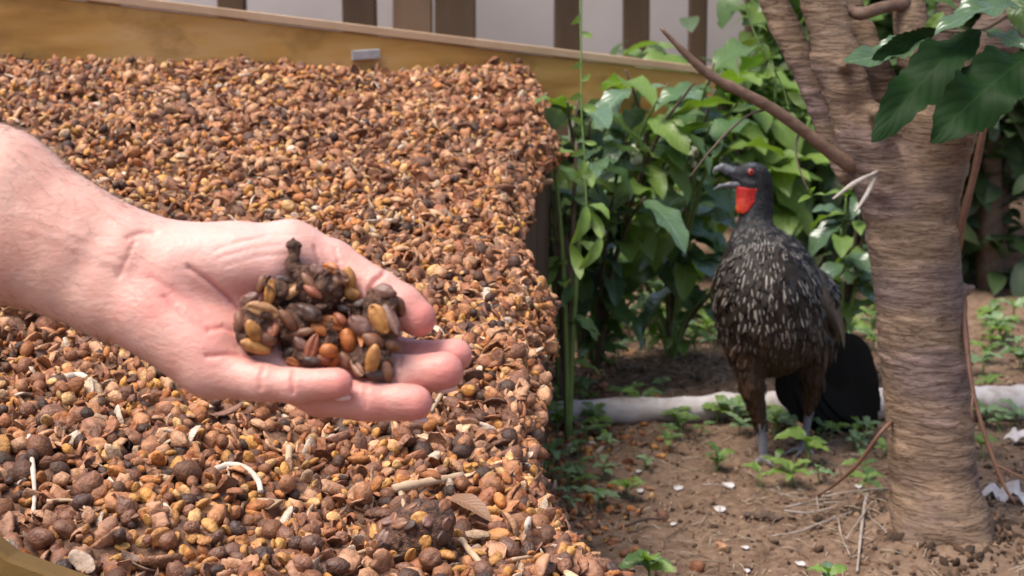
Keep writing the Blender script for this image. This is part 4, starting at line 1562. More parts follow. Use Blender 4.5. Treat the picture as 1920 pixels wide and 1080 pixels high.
for k_, (yy_, hh_) in enumerate(((2.42, 0.50), (2.66, 0.52))):
    xx_ = float(edge_x(yy_)) + 0.055
    branchy('edge_weed', ('taller weed against the upright side of the bean bed', 'bushy weed at the far corner of the bean bed')[k_],
            (xx_, yy_, gz(xx_, yy_)), hh_, 0.055, 6, 34, 0.055, ('DML', 'MDL')[k_], 300 + k_, cat='weed', lean=(-0.01, 0), group='weeds beside the bean bed')
branchy('broadleaf_plant', 'pale green broad-leaved plant between bird and tree trunk', gp(1578, 2.9), 0.36, 0.06, 7, 42, 0.085, 'LBBL', 43, cat='plant', flowers=1, lean=(0, -0.05))
branchy('arching_plant', 'bright green plant with arching leaves behind the bird', gp(1440, 3.6), 0.60, 0.2, 10, 90, 0.16, 'LLM', 44, cat='plant')
# hedge of shrubs in the background
GR = [(0.10, 0.19, 0.045), (0.16, 0.26, 0.06), (0.06, 0.11, 0.035), (0.22, 0.31, 0.08)]
DK = [(0.03, 0.055, 0.03), (0.06, 0.085, 0.06), (0.12, 0.145, 0.12), (0.04, 0.07, 0.03), (0.10, 0.075, 0.055)]
BG = 'background shrubs'
foliage('background_shrub', 'tall soft green shrub behind the arching plant', (0.90, 4.25, 0), (0.30, 0.26, 1.1), 900, 0.12, GR, 51, BG)
foliage('background_shrub', 'light green strap-leaved shrub behind the tree', (1.20, 4.4, 0), (0.30, 0.26, 1.1), 800, 0.22, GR, 52, BG, strap=True)
foliage('background_shrub', 'dull grey-green shrub right of the tree trunk', (1.14, 3.75, 0), (0.22, 0.22, 0.95), 900, 0.10, DK, 53, BG)
foliage('background_shrub', 'dark leafy shrub standing past the grey-green shrub', (1.60, 4.1, 0), (0.36, 0.32, 1.2), 900, 0.12, DK, 54, BG)
foliage('background_shrub', 'green shrub against the end of the plaster wall', (0.40, 4.0, 0), (0.26, 0.2, 0.52), 800, 0.11, GR + DK[:2], 55, BG)
foliage('background_shrub', 'dark low shrub filling the gap behind the pale broad-leaved plant', (0.80, 3.85, 0), (0.24, 0.18, 0.62), 800, 0.10, DK[:2] + GR[:3], 59, BG)
foliage('background_tree', 'tall dark tree beyond the hedge behind the fence end', (1.6, 6.0, 0), (0.9, 0.6, 2.3), 1500, 0.2, DK + GR[:2], 56, 'background trees', cat='tree')
foliage('background_tree', 'tall mid green tree beyond the arching plant', (0.85, 6.2, 0), (0.7, 0.5, 2.2), 1500, 0.2, GR + DK[:2], 57, 'background trees', cat='tree')
foliage('background_tree', 'tall olive tree farthest along the hedge', (2.7, 5.8, 0), (0.9, 0.6, 2.4), 1300, 0.2, DK + GR[:1], 58, 'background trees', cat='tree')


# ------------------------------------------------------------------ the tree
def make_tree():
    D = 2.06
    T = lambda x, y, d=D: P(x, y, d)
    r_ = np.random.default_rng(8)
    cones = [
        (T(1768, 1090), T(1755, 960), 0.0620, 0.0565, 0.006), (T(1755, 960), T(1735, 700), 0.0565, 0.0540, 0.006), (T(1735, 700), T(1714, 450), 0.0540, 0.0575, 0.006),
        (T(1714, 450), T(1705, 380), 0.0575, 0.054, 0.006),
        (T(1690, 400, 2.05), T(1622, 275, 2.04), 0.044, 0.032, 0.012), (T(1622, 275, 2.04), T(1572, 120, 2.05), 0.0315, 0.0285, 0.015),
        (T(1572, 120, 2.05), T(1525, -60, 2.06), 0.0285, 0.026, 0.015), (T(1525, -60, 2.06), T(1440, -420, 2.1), 0.028, 0.018, 0.006),
        (T(1590, 330, 2.10), T(1555, 245, 2.12), 0.014, 0.016, 0.01), (T(1555, 245, 2.12), T(1500, 110, 2.13), 0.016, 0.017, 0.01),
        (T(1500, 110, 2.13), T(1450, 0, 2.14), 0.0185, 0.017, 0.006), (T(1450, 0, 2.14), T(1330, -330, 2.2), 0.017, 0.012, 0.006),
        (T(1690, 280, 2.10), T(1650, 150, 2.12), 0.020, 0.018, 0.012), (T(1650, 150, 2.12), T(1592, 20, 2.14), 0.021, 0.019, 0.006), (T(1592, 20, 2.14), T(1560, -200, 2.2), 0.019, 0.014, 0.006),
        (T(1722, 390), T(1765, 240, 2.03), 0.049, 0.042, 0.012), (T(1765, 240, 2.03), T(1832, 125, 2.02), 0.041, 0.031, 0.015),
        (T(1832, 125, 2.02), T(1905, 15, 2.02), 0.034, 0.029, 0.006), (T(1905, 15, 2.02), T(2080, -300, 2.05), 0.029, 0.02, 0.006),
        (T(1745, 290, 2.07), T(1718, 110, 2.10), 0.032, 0.021, 0.012), (T(1718, 110, 2.10), T(1700, -20, 2.12), 0.024, 0.022, 0.006), (T(1700, -20, 2.12), T(1680, -380, 2.16), 0.022, 0.014, 0.006),
        (T(1735, 120, 2.14), T(1790, 0, 2.18), 0.02, 0.018, 0.006), (T(1790, 0, 2.18), T(1860, -300, 2.25), 0.018, 0.012, 0.006),
        # knots
        (T(1585, 125, 2.03), T(1583, 122, 2.00), 0.008, 0.006, 0.01), (T(1642, 210, 2.02), T(1644, 214, 1.985), 0.012, 0.008, 0.012), (T(1812, 545, 2.05), T(1822, 540, 2.05), 0.008, 0.006, 0.01),
    ]

    def f(p):
        d = None
        for a, b, r1, r2, k in cones:
            c = rc(p, a, b, r1, r2)
            d = c if d is None else smin(d, c, k)
        # root flare
        for ang in (0.3, 1.6, 2.6, 3.9, 5.2):
            q = G(1762, 1015)
            e = q + np.array([math.cos(ang), math.sin(ang), 0]) * 0.10
            d = smin(d, rc(p, q + np.array([0, 0, 0.02]), e + np.array([0.0, 0, -0.012]), 0.045, 0.014), 0.03)
        return d
    lo = np.array([0.22, 1.80, -0.04])
    hi = np.array([0.86, 2.32, 1.02])
    V, Q = sdf_mesh(f, lo, hi, 0.0034)
    Nn = vnormals(V, Q)
    # ring bark: raised horizontal lenticel ridges, peeling edges
    slant = V[:, 2] + 0.12 * (V[:, 0] - 0.5)
    q1 = np.stack([V[:, 0] * 26, V[:, 1] * 26, slant * 105], 1)
    q2 = np.stack([V[:, 0] * 34, V[:, 1] * 34, slant * 60 + 5], 1)
    n1, n2_ = noise(q1, 1), noise(q2, 2)
    ridge = np.maximum(n1 - 0.15, 0) * 1.6
    disp = 0.0026 * ridge + 0.0004 * n2_ + 0.0014 * fbm(V * 11, 2, 7)
    V = V + Nn * disp[:, None]
    # colour: tan bark, mauve-grey bands, dark rough patches, darker limbs collar
    band = fbm(np.stack([V[:, 0] * 9, V[:, 1] * 9, slant * 26], 1), 2, 12)
    c = np.tile(np.array([[0.300, 0.205, 0.140]]), (len(V), 1))
    k = np.clip(band * 1.4 + 0.25, 0, 1)[:, None]
    c = c + k * (np.array([0.25, 0.175, 0.155]) - c)
    k = np.clip(fbm(V * 17, 2, 15) * 1.2 - 0.3, 0, 1)[:, None]
    c = c + k * (np.array([0.36, 0.25, 0.165]) - c)
    ang = np.abs(V[:, 2] - 0.53) < 0.10
    pt = np.clip(fbm(np.stack([V[:, 0] * 20, V[:, 1] * 20, V[:, 2] * 20], 1), 2, 18) + 0.05, 0, 1) * np.exp(-((V[:, 2] - 0.55) / 0.10) ** 2)
    c = c + (np.clip(pt * 1.6, 0, 0.85))[:, None] * (np.array([0.10, 0.055, 0.035]) - c)
    c = c * (1 + 0.35 * ridge[:, None]) * (1 - 0.35 * np.clip(-n1 - 0.25, 0, 1)[:, None])
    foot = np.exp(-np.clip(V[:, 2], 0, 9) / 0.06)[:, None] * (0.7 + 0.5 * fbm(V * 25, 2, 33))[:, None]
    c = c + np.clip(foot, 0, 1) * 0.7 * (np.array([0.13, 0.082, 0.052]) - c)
    c = c * np.array([[0.74, 0.72, 0.70]])
    M_bark, t, b = new_mat('ring_bark')
    a = N(t, 'ShaderNodeVertexColor', layer_name='Col')
    h1 = tex(t, 30, 6, 0.68, sc=(1, 1, 4.6), dist=1.5)
    h2 = tex(t, 90, 4, 0.6, sc=(1, 1, 3.0))
    h3 = tex(t, 16, 4, 0.6, sc=(1, 1, 7.0), dist=0.4)
    crack = ramp(t, h3, [(0.44, (0, 0, 0)), (0.475, (0.9, 0.9, 0.9)), (0.50, (0, 0, 0)), (0.60, (0, 0, 0)), (0.625, (0.8, 0.8, 0.8)), (0.65, (0, 0, 0))])
    cb = mixc(t, ramp(t, h1, [(0.34, (0.55, 0.55, 0.55)), (0.45, (0, 0, 0))]), a.outputs[0], mixc(t, 1.0, a.outputs[0], (0.42, 0.34, 0.30), 'MULTIPLY'))
    cb = mixc(t, ramp(t, h1, [(0.58, (0, 0, 0)), (0.72, (0.55, 0.55, 0.55))]), cb, (0.42, 0.32, 0.25))
    cb = mixc(t, ramp(t, h2, [(0.5, (0, 0, 0)), (0.75, (0.5, 0.5, 0.5))]), cb, mixc(t, 1.0, cb, (0.6, 0.52, 0.5), 'MULTIPLY'))
    cb = mixc(t, crack, cb, mixc(t, 1.0, cb, (0.38, 0.30, 0.26), 'MULTIPLY'))
    t.links.new(cb, b.inputs['Base Color'])
    b.inputs['Roughness'].default_value = 0.75
    b.inputs['Specular IOR Level'].default_value = 0.3
    bp = bump(t, b, h1, 0.6, 0.003)
    bp = bump(t, b, h3, 0.9, 0.007, bp)
    bump(t, b, h2, 0.5, 0.003, bp)
    base = G(1762, 1015)
    tree = empty('tree', base, label='smooth ring-barked tree with forked limbs beside the dark bird', cat='tree')
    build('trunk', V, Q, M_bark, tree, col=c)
    # slender branches
    M_br = noisy('branch_bark', (0.13, 0.075, 0.05), (0.24, 0.15, 0.105), 70, 0.6, 0.5, 0.002, sc=(1, 1, 2))
    M_rd = noisy('red_twig', (0.12, 0.055, 0.035), (0.20, 0.10, 0.06), 70, 0.55, 0.4, 0.001)
    M_dk = noisy('thin_twig', (0.07, 0.045, 0.03), (0.12, 0.08, 0.055), 70, 0.7, 0.4, 0.001)
    M_pl = noisy('broken_wood', (0.34, 0.29, 0.25), (0.52, 0.46, 0.41), 90, 0.8, 0.4, 0.001)

    def tw(name, pts, rad, mt, res=5, jit=0.05, seed=1, seg=8, parent=tree, **kw):
        Vt, Ft = tube([T(*q) for q in pts], rad, seg, res, jit, seed)
        return build(name, Vt, Ft, mt, parent, **kw)
    br = tw('branch', [(1625, 320, 2.04), (1575, 298, 2.02), (1515, 252, 2.0), (1450, 205, 1.98), (1385, 170, 1.96), (1330, 140, 1.95), (1285, 100, 1.94), (1238, 52, 1.93)],
            [0.013, 0.0088, 0.0076, 0.0072, 0.0066, 0.0058, 0.0045, 0.0018], M_br, 6, 0.05, 2, 10, label='bare slender branch reaching towards the heap')
    tw('twig', [(1447, 203, 1.98), (1405, 215, 1.97), (1370, 243, 1.96), (1330, 285, 1.95), (1293, 332, 1.94)], [0.002, 0.0016, 0.0016, 0.0013, 0.0008], M_dk, 4, 0.1, 3, 6)
    tw('twig', [(1500, 245, 2.0), (1492, 275, 1.99), (1497, 310, 1.98), (1510, 345, 1.97), (1522, 368, 1.97)], [0.0016, 0.0014, 0.0012, 0.001, 0.0008], M_dk, 4, 0.1, 4, 6)
    tw('twig', [(1882, 140, 1.98), (1850, 220, 1.98), (1828, 320, 2.0), (1805, 410, 2.02), (1795, 470, 2.04)], [0.004, 0.0045, 0.0045, 0.0055, 0.006], M_rd, 5, 0.06, 5, 8)
    tw('twig', [(1806, 560, 2.04), (1812, 640, 2.02), (1822, 720, 2.0), (1842, 800, 1.99), (1880, 905, 1.98), (1905, 945, 1.98)], [0.0045, 0.0035, 0.003, 0.0028, 0.0024, 0.0016], M_rd, 5, 0.08, 6, 7)
    tw('twig', [(1826, 730, 2.0), (1822, 770, 1.99), (1826, 790, 1.99)], [0.0024, 0.002, 0.001], M_rd, 3, 0.05, 7, 6)
    tw('twig', [(1866, 870, 1.985), (1900, 888, 1.98), (1940, 905, 1.98)], [0.002, 0.0016, 0.0012], M_rd, 3, 0.05, 7, 6)
    tw('twig', [(1672, 790, 2.04), (1648, 815, 2.03), (1610, 868, 2.05), (1570, 905, 2.08), (1535, 930, 2.13)], [0.003, 0.0026, 0.0024, 0.002, 0.0014], M_rd, 5, 0.06, 8, 7)
    tw('twig', [(1590, 18, 2.08), (1615, 26, 2.06), (1655, 14, 2.08), (1700, 6, 2.1)], [0.008, 0.0085, 0.0085, 0.009], M_br, 4, 0.06, 9, 8)
    for pts, s in (([(1645, 322, 2.0), (1600, 345, 1.97), (1562, 373, 1.95)], 3), ([(1642, 330, 2.0), (1625, 365, 1.98), (1604, 397, 1.96)], 4)):
        tw('broken_splinter', pts, [0.0022, 0.0036, 0.0014], M_pl, 4, 0.1, s, 6)
    # long overhead branch the creepers hang from, above the frame
    tw('branch', [(1468, -280, 2.09), (1330, -250, 2.15), (1200, -190, 2.2), (1085, -150, 2.25), (1010, -130, 2.28)], [0.014, 0.010, 0.008, 0.006, 0.003], M_br, 5, 0.05, 12, 8)
    # big drooping leaves of the lower right limb
    big = [  # stalk, tip, width px, face normal, material, wave
        ((1752, 58, 1.93), (1580, 116, 1.88), 62, (0.1, -0.35, 1), M_leafSky, 0.25, -0.06),
        ((1912, 12, 1.90), (1752, 66, 1.86), 72, (0, -0.45, 1), M_leafSky, 0.25, 0.10),
        ((1838, 55, 1.90), (1634, 268, 1.84), 92, (-0.75, -0.75, -0.25), M_leafShade, 0.40, 0.07),
        ((1760, 55, 1.92), (1634, 112, 1.88), 40, (-0.2, -0.8, -0.3), M_leafShade, 0.2, -0.05),
        ((1935, 100, 1.88), (1744, 268, 1.82), 118, (-0.7, -0.8, -0.2), M_leafShade, 0.40, 0.08),
        ((1838, 58, 1.92), (1925, 92, 1.88), 52, (0.1, -0.4, 1), M_leafSky, 0.2, 0.05),
        ((1735, 62, 1.93), (1770, 22, 1.92), 24, (0, -0.9, 0.4), M_leafL, 0.1, 0.05),
        ((1900, -20, 1.93), (1930, 70, 1.9), 46, (-0.4, -0.8, 0.2), M_leafM, 0.15, 0.06),
        ((1690, -40, 1.98), (1795, 18, 1.95), 40, (0, -0.7, 0.6), M_leafM, 0.15, 0.06),
        ((1850, -50, 1.95), (1820, 30, 1.92), 34, (0.3, -0.8, 0.2), M_leafM, 0.15, 0.06),
    ]
    for k, (a, b, wpx, nrm, mt, wv, bd) in enumerate(big):
        vv, qq, uu = leaf(T(*a), T(*b), wpx / F * a[2], nrm, bd, 0.22, wv, 0.06, n=24, m=4, shape=0.40, twist=0.5 * (-1) ** k, seed=k)
        build('leaf', vv, qq, mt, tree, uv=uu)
    tw('leaf_stalk', [(1945, -10, 1.95), (1900, 20, 1.92), (1838, 56, 1.92), (1750, 58, 1.93)], [0.003, 0.0026, 0.0022, 0.0016], M_stemB, 5, 0.05, 13, 6)
    tw('leaf_stalk', [(1990, 60, 1.93), (1935, 100, 1.88), (1920, 104, 1.88)], [0.003, 0.0022, 0.0016], M_stemB, 3, 0.05, 14, 6)
    for (a, b, wpx) in (((1522, 368, 1.97), (1496, 380, 1.95), 12), ((1522, 368, 1.97), (1548, 366, 1.95), 10), ((1520, 366, 1.97), (1530, 350, 1.95), 10), ((1522, 368, 1.97), (1512, 352, 1.95), 8)):
        vv, qq, uu = leaf(T(*a), T(*b), wpx / F * 2, (0, -0.6, 0.8), 0.1, 0.2, 0.1, n=6, m=1)
        build('leaf', vv, qq, M_leafL, tree, uv=uu)
    # crown high above the frame
    bag = Bag()
    for i in range(260):
        c0 = np.array([0.62 + r_.normal(0, 0.30), 2.10 + r_.normal(0, 0.28), 1.12 + abs(r_.normal(0, 0.22))])
        dr = unit(np.array([r_.normal(), r_.normal(), r_.uniform(-0.9, 0.3)]))
        vv, qq, uu = leaf(c0, c0 + dr * 0.12 * r_.uniform(0.7, 1.2), 0.05, (r_.normal() * 0.3, r_.normal() * 0.3, 1), 0.12, 0.25, 0.1, n=6, m=1, seed=i)
        bag.add(vv, qq, uu, np.array([0.05, 0.10, 0.03]) * r_.uniform(0.6, 1.6))
    bag.build('crown', M_leafC, tree, kind='stuff')
    for k, (a, b) in enumerate((((1440, -415, 2.1), (1350, -640, 2.2)), ((1680, -375, 2.16), (1700, -700, 2.1)), ((2080, -295, 2.05), (2250, -600, 2.1)), ((1330, -325, 2.2), (1180, -560, 2.35)), ((1860, -295, 2.25), (1950, -650, 2.4)))):
        tw('branch', [a, tuple((np.array(a) + np.array(b)) / 2 + np.array([10, 0, 0.02])), b], [0.014, 0.009, 0.003], M_br, 4, 0.05, 20 + k, 7)

    # creepers hanging from the overhead branch
    def creeper(label, stem, lvs, rad=0.0016):
        root = empty('hanging_creeper', T(*stem[0]), label=label, cat='creeper', group='creepers hanging beside the bird')
        Vt, Ft = tube([T(*q) for q in stem], np.linspace(rad, rad * 0.6, len(stem)), 6, 5)
        build('stem', Vt, Ft, M_stemG, root)
        for k, (pts, wpx, nrm) in enumerate(lvs):
            a, b = pts
            vv, qq, uu = leaf(T(*a), T(*b), wpx / F * a[2], nrm, 0.16 * (-1) ** k, 0.3, 0.1, n=10, m=2, seed=k, twist=0.6)
            build('leaf', vv, qq, M_leafL, root, uv=uu)
    dv = 2.24
    L = [((1100, 385, dv), (1069, 460, dv - .02)), ((1069, 455, dv - .02), (1088, 524, dv - .03)), ((1104, 385, dv), (1142, 412, dv - .03)), ((1106, 395, dv), (1128, 448, dv - .02)), ((1128, 446, dv - .02), (1084, 506, dv - .04)),
         ((1100, 400, dv), (1098, 436, dv - .02)), ((1096, 300, dv), (1075, 338, dv - .02)), ((1098, 310, dv), (1110, 352, dv - .02)), ((1094, 285, dv), (1068, 292, dv - .02)), ((1094, 265, dv), (1118, 270, dv - .02)),
         ((1092, 235, dv), (1070, 222, dv - .02)), ((1091, 200, dv), (1117, 208, dv - .02)), ((1090, 180, dv), (1066, 186, dv - .02)), ((1090, 150, dv), (1108, 140, dv - .02)), ((1090, 120, dv), (1072, 128, dv - .02)), ((1090, 60, dv), (1110, 70, dv - .02)), ((1090, 30, dv), (1070, 46, dv - .02))]
    W = [26, 24, 26, 22, 24, 12, 20, 16, 12, 10, 12, 16, 14, 12, 12, 12, 12]
    creeper('thin green creeper with curled leaves hanging before the coffee shrubs', [(1085, -150, 2.25), (1088, 0, dv), (1090, 130, dv), (1091, 220, dv), (1097, 310, dv), (1100, 400, dv)],
            [(p, wv, (0.5 * (-1) ** i, -0.8, 0.3)) for i, (p, wv) in enumerate(zip(L, W))])
    dv = 2.17
    L = [((1432, 80, dv), (1430, 122, dv - .02)), ((1446, 110, dv), (1438, 148, dv - .02)), ((1412, 50, dv), (1440, 60, dv - .02)), ((1404, 30, dv), (1388, 22, dv - .02)), ((1425, 95, dv), (1412, 105, dv - .02)), ((1450, 130, dv), (1470, 126, dv - .02)), ((1400, 10, dv), (1420, 12, dv - .02)), ((1475, 172, dv), (1530, 205, dv - .03)), ((1528, 203, dv - .03), (1556, 275, dv - .03))]
    W = [16, 16, 10, 10, 10, 10, 10, 22, 22]
    creeper('thin green creeper hanging beside the left limb of the tree', [(1345, -255, 2.15), (1372, -90, dv), (1395, 0, dv), (1418, 70, dv), (1446, 120, dv), (1470, 170, dv), (1480, 210, dv)],
            [(p, wv, (0.4 * (-1) ** i, -0.8, 0.4)) for i, (p, wv) in enumerate(zip(L, W))])


make_tree()


# ------------------------------------------------------------------ fallen log, litter, sticks and seedlings on the soil
def make_litter():
    r_ = np.random.default_rng(31)
    # pale log lying behind the bird and the tree
    pts, rads = [], []
    for (x, yb, hpx) in ((1010, 800, 44), (1060, 800, 50), (1150, 797, 50), (1260, 796, 50), (1360, 795, 54), (1450, 793, 58), (1560, 792, 60), (1700, 790, 62), (1840, 790, 64), (1960, 790, 66), (2080, 788, 60)):
        g = G(x, yb)
        r = hpx / 2 / F * gd(yb)
        pts.append(g + np.array([0, r * 0.7, r * 0.95]))
        rads.append(r)
    pts = np.array(pts)
    pts[:, 1] = np.interp(np.arange(len(pts)), [0, len(pts) - 1], [pts[0, 1], pts[-1, 1]]) + r_.normal(0, 0.004, len(pts))
    V, Fc = tube(pts, rads, 20, 8, 0.02, 3)
    nv = V.copy()
    d_ = 0.0032 * fbm(V * 26, 3, 4)
    V = V + np.stack([d_ * 0, d_, d_], 1)
    m, t, b = new_mat('bleached_log')
    f = tex(t, 16, 6, 0.65)
    c = ramp(t, f, [(0.32, (0.22, 0.16, 0.12)), (0.46, (0.46, 0.41, 0.39)), (0.7, (0.64, 0.60, 0.60))])
    t.links.new(c, b.inputs['Base Color'])
    b.inputs['Roughness'].default_value = 0.85
    bump(t, b, tex(t, 60, 5, sc=(0.3, 1, 1)), 0.5, 0.004)
    log = build('fallen_log', V, Fc, m, label='bleached white log lying on the soil behind the bird', cat='log')
    # torn brown end of the log
    S, Fc = sphere(18, 12)
    S = S * (1 + 0.35 * noise(S * 3.1, 4) + 0.2 * noise(S * 7, 5))[:, None]
    M_end = noisy('rotten_wood', (0.12, 0.065, 0.035), (0.30, 0.19, 0.11), 90, 0.9, 0.8, 0.005)
    build('torn_end', S * np.array([0.024, 0.026, 0.024]) + pts[0] + np.array([-0.012, 0, 0]), Fc, M_end, log)

    # grey sticks at the tree foot
    zs = lambda X, Y: (1100 + X / 3, 720 + Y / 3)
    M_st = noisy('grey_stick', (0.22, 0.17, 0.14), (0.42, 0.36, 0.32), 70, 0.85, 0.5, 0.001)
    M_st2 = noisy('dark_stick', (0.06, 0.035, 0.025), (0.13, 0.085, 0.06), 70, 0.85, 0.5, 0.001)
    sticks = [
        ([(1575, 670), (1550, 850), (1520, 1085)], 13, M_st, 'thick grey stick lying towards the tree foot'),
        ([(1040, 880), (1200, 862), (1330, 835), (1520, 790)], 7, M_st, 'long thin grey stick lowest in the twig litter'),
        ([(1110, 760), (1250, 768), (1380, 790)], 8, M_st, 'straight grey stick beside the rotten bark'),
        ([(1330, 745), (1450, 757)], 6, M_st, None), ([(1280, 825), (1400, 822), (1480, 800)], 5, M_st, None),
        ([(1412, 840), (1430, 930), (1480, 1012)], 6, M_st, None), ([(1455, 955), (1520, 890), (1600, 800)], 5, M_st, None),
        ([(1330, 705), (1500, 722), (1690, 712)], 6, M_st, None), ([(1582, 770), (1590, 850), (1640, 900), (1705, 942)], 5, M_st, None),
        ([(1030, 585), (1110, 632), (1300, 662), (1500, 718)], 4, M_st, 'pale thin vine stem trailing to the stick pile'),
        ([(1120, 742), (1230, 727)], 12, M_st, None), ([(1555, 1000), (1690, 968)], 5, M_st2, None),
        ([(1260, 890), (1420, 870)], 4, M_st2, None), ([(1340, 790), (1460, 745)], 4, M_st2, None), ([(1600, 720), (1700, 690)], 6, M_st2, None),
        ([(1290, 690), (1300, 770)], 7, M_st, None), ([(1630, 780), (1650, 830), (1720, 850)], 4, M_st2, None), ([(450, 880), (560, 800), (575, 770)], 4, M_st2, None),
        ([(220, 840), (330, 800), (440, 790)], 13, M_st2, 'short brown stick lying on open soil'), ([(650, 590), (740, 605), (830, 630)], 5, M_st, None),
        ([(1500, 600), (1540, 660), (1560, 690)], 4, M_st2, None),
    ]
    for k, (p, wpx, mt, lab) in enumerate(sticks):
        pts = []
        for (X, Y) in p:
            g = G(*zs(X, Y))
            g[2] = gz(g[0], g[1]) + wpx / 3 / F * 2 * 0.7 + 0.002 + 0.0035 * (k % 4)
            pts.append(g)
        r = wpx / 3 / F * gd(zs(*p[0])[1]) * 0.5 * 1.7
        V, Fc = tube(pts, np.linspace(r, r * 0.6, len(pts)), 7, 5, 0.08, k)
        build('stick', V, Fc, mt, label=lab or ('dark brown twig in the litter around the tree foot' if mt is M_st2 else 'thin grey twig in the litter around the tree foot'),
              cat='stick', group='sticks around the tree foot')
    # rotten bark piece
    a, b2 = G(*zs(880, 765)), G(*zs(1105, 760))
    V, Fc = tube([a + np.array([0, 0, 0.008]), (a + b2) / 2 + np.array([0, 0, 0.011]), b2 + np.array([0, 0, 0.007])], [0.004, 0.0075, 0.003], 12, 10, 0.25, 4)
    V = V + (0.005 * fbm(V * 110, 3, 3))[:, None] * np.array([0.3, 1, 1])
    V[:, 2] = V[:, 2].min() + (V[:, 2] - V[:, 2].min()) * 0.6
    build('bark_piece', V, Fc, M_st2, label='dark rotten piece of bark left of the stick pile', cat='bark')

    # white chips lying on the soil
    M_ch = noisy('white_chip', (0.42, 0.36, 0.33), (0.66, 0.61, 0.60), 60, 0.7, 0.4, 0.001)
    chips = [((295, 492), 34, 'white chip lying beside a small dark clod'), ((515, 560), 60, 'long white chip lying alone on the soil'),
             ((795, 570), 62, 'squarish white chip nearest the bird feet'), ((750, 690), 72, 'curved white chip beside the rotten bark'),
             ((890, 936), 40, 'small cream chip lying on dark soil'), ((1200, 1026), 56, 'white oval chip near the stick pile end'),
             ((900, 1062), 36, None), ((28, 356), 36, 'tiny white chip near the log end'), ((1350, 600), 28, None), ((490, 780), 34, None), ((300, 590), 40, None), ((1530, 555), 44, None)]
    for k, ((X, Y), wpx, lab) in enumerate(chips):
        g = G(*zs(X, Y))
        g[2] = gz(g[0], g[1]) + 0.003
        sz = wpx / 3 / F * gd(zs(X, Y)[1]) / 2
        S, Fc = sphere(12, 8)
        S = S * np.array([1, 1.5, 0.22])
        S[:, 2] += 0.3 * S[:, 0] ** 2
        S = S * (1 + 0.3 * noise(S * 1.7 + k, k))[:, None]
        a = r_.uniform(-0.6, 0.6)
        S = S @ np.array([[math.cos(a), -math.sin(a), 0], [math.sin(a), math.cos(a), 0], [0, 0, 1]])
        build('white_chip', S * sz + g, Fc, M_ch, label=lab or 'small pale chip scattered on the open soil', cat='chip', group='white chips on the soil')
    # crumpled white scrap right of the trunk
    g = G(1885, 955)
    V, Q, U = leaf(g + np.array([-0.035, 0.01, 0.012]), g + np.array([0.05, -0.008, 0.004]), 0.04, (0, -0.3, 1), 0.1, 0.3, 0.5, 0.2, n=12, m=3, seed=5)
    V = V + np.array([0, 0, 0.004]) + 0.004 * np.stack([noise(V * 60, 1), noise(V * 60, 2), np.abs(noise(V * 60, 3))], 1)
    build('white_scrap', np.concatenate([V, V - np.array([0, 0, 0.0015])]), np.concatenate([Q, Q[:, ::-1] + len(V)]), M_ch, label='large crumpled white scrap right of the tree foot', cat='scrap')
    g = G(1905, 832)
    V, Q, U = leaf(g + np.array([-0.02, 0.0, 0.008]), g + np.array([0.03, 0, 0.004]), 0.03, (0, -0.3, 1), 0.15, 0.3, 0.4, n=10, m=3, seed=8)
    build('white_scrap', np.concatenate([V, V - np.array([0, 0, 0.0015])]), np.concatenate([Q, Q[:, ::-1] + len(V)]), M_ch, label='smaller white scrap farther from the tree foot', cat='scrap')

    # crumbs and pebbles
    bag = Bag()
    S, Fc = sphere(6, 4)
    xs_, ys_ = 0.52 + r_.normal(0, 0.32, 5200), r_.uniform(1.75, 3.3, 5200)
    ok = heap_z(xs_, ys_) <= 0.0
    xs_, ys_ = xs_[ok], ys_[ok]
    zs_ = ground_z(xs_, ys_)
    cr = np.array([[0.20, 0.12, 0.075], [0.12, 0.07, 0.045], [0.30, 0.20, 0.13], [0.07, 0.045, 0.03]])
    for x, y, z in zip(xs_, ys_, zs_):
        sz = abs(r_.normal(0, 0.0018)) + 0.0008
        sh = S * (1 + 0.15 * r_.normal(0, 1, (len(S), 1)))
        bag.add(sh * sz * np.array([1.2, 1.0, 0.7]) @ rand_rot(r_).T + np.array([x, y, z + sz * 0.3]), Fc, col=cr[int(r_.integers(4))] * r_.uniform(0.7, 1.3))
    for i in range(900):
        an, rr = r_.uniform(0, 6.28), 0.058 + abs(r_.normal(0, 0.05))
        x, y = 0.548 + rr * math.cos(an), 1.99 + rr * math.sin(an)
        zc = 0.034 * math.exp(-(rr / 0.115) ** 2)
        sz = abs(r_.normal(0, 0.0026)) + 0.0012
        bag.add(S * sz * np.array([1.6, 1.0, 0.6]) @ rand_rot(r_).T + np.array([x, y, zc + 0.001]), Fc, col=cr[(1, 3, 3, 0)[i % 4]] * r_.uniform(0.6, 1.2))
    bag.build('soil_crumbs', attr_mat('crumb', 0.9, 200, 0.4, 0.4, 0.001, 0.2), base=np.array([0.5, 2.4, 0.0]), kind='stuff', label='scattered soil crumbs and grit on the ground', cat='soil crumbs')
    # fine dry straw and needle litter
    bag = Bag()
    xs_, ys_ = 0.48 + r_.normal(0, 0.30, 2400), r_.uniform(1.75, 3.2, 2400)
    ok = heap_z(xs_, ys_) <= 0.0
    xs_, ys_ = xs_[ok], ys_[ok]
    zs_ = ground_z(xs_, ys_)
    for x, y, z in zip(xs_, ys_, zs_):
        a, L = r_.uniform(0, 3.14), r_.uniform(0.008, 0.035)
        p0 = np.array([x, y, z + 0.002])
        p1 = p0 + np.array([math.cos(a) * L, math.sin(a) * L, r_.uniform(0, 0.004)])
        V, Fc2 = tube([p0, (p0 + p1) / 2 + np.array([0, 0, 0.002]), p1], [0.0006, 0.0007, 0.0003], 4)
        bag.add(V, Fc2, col=np.array([[0.34, 0.25, 0.17], [0.16, 0.10, 0.065], [0.42, 0.34, 0.26]][int(r_.integers(3))]))
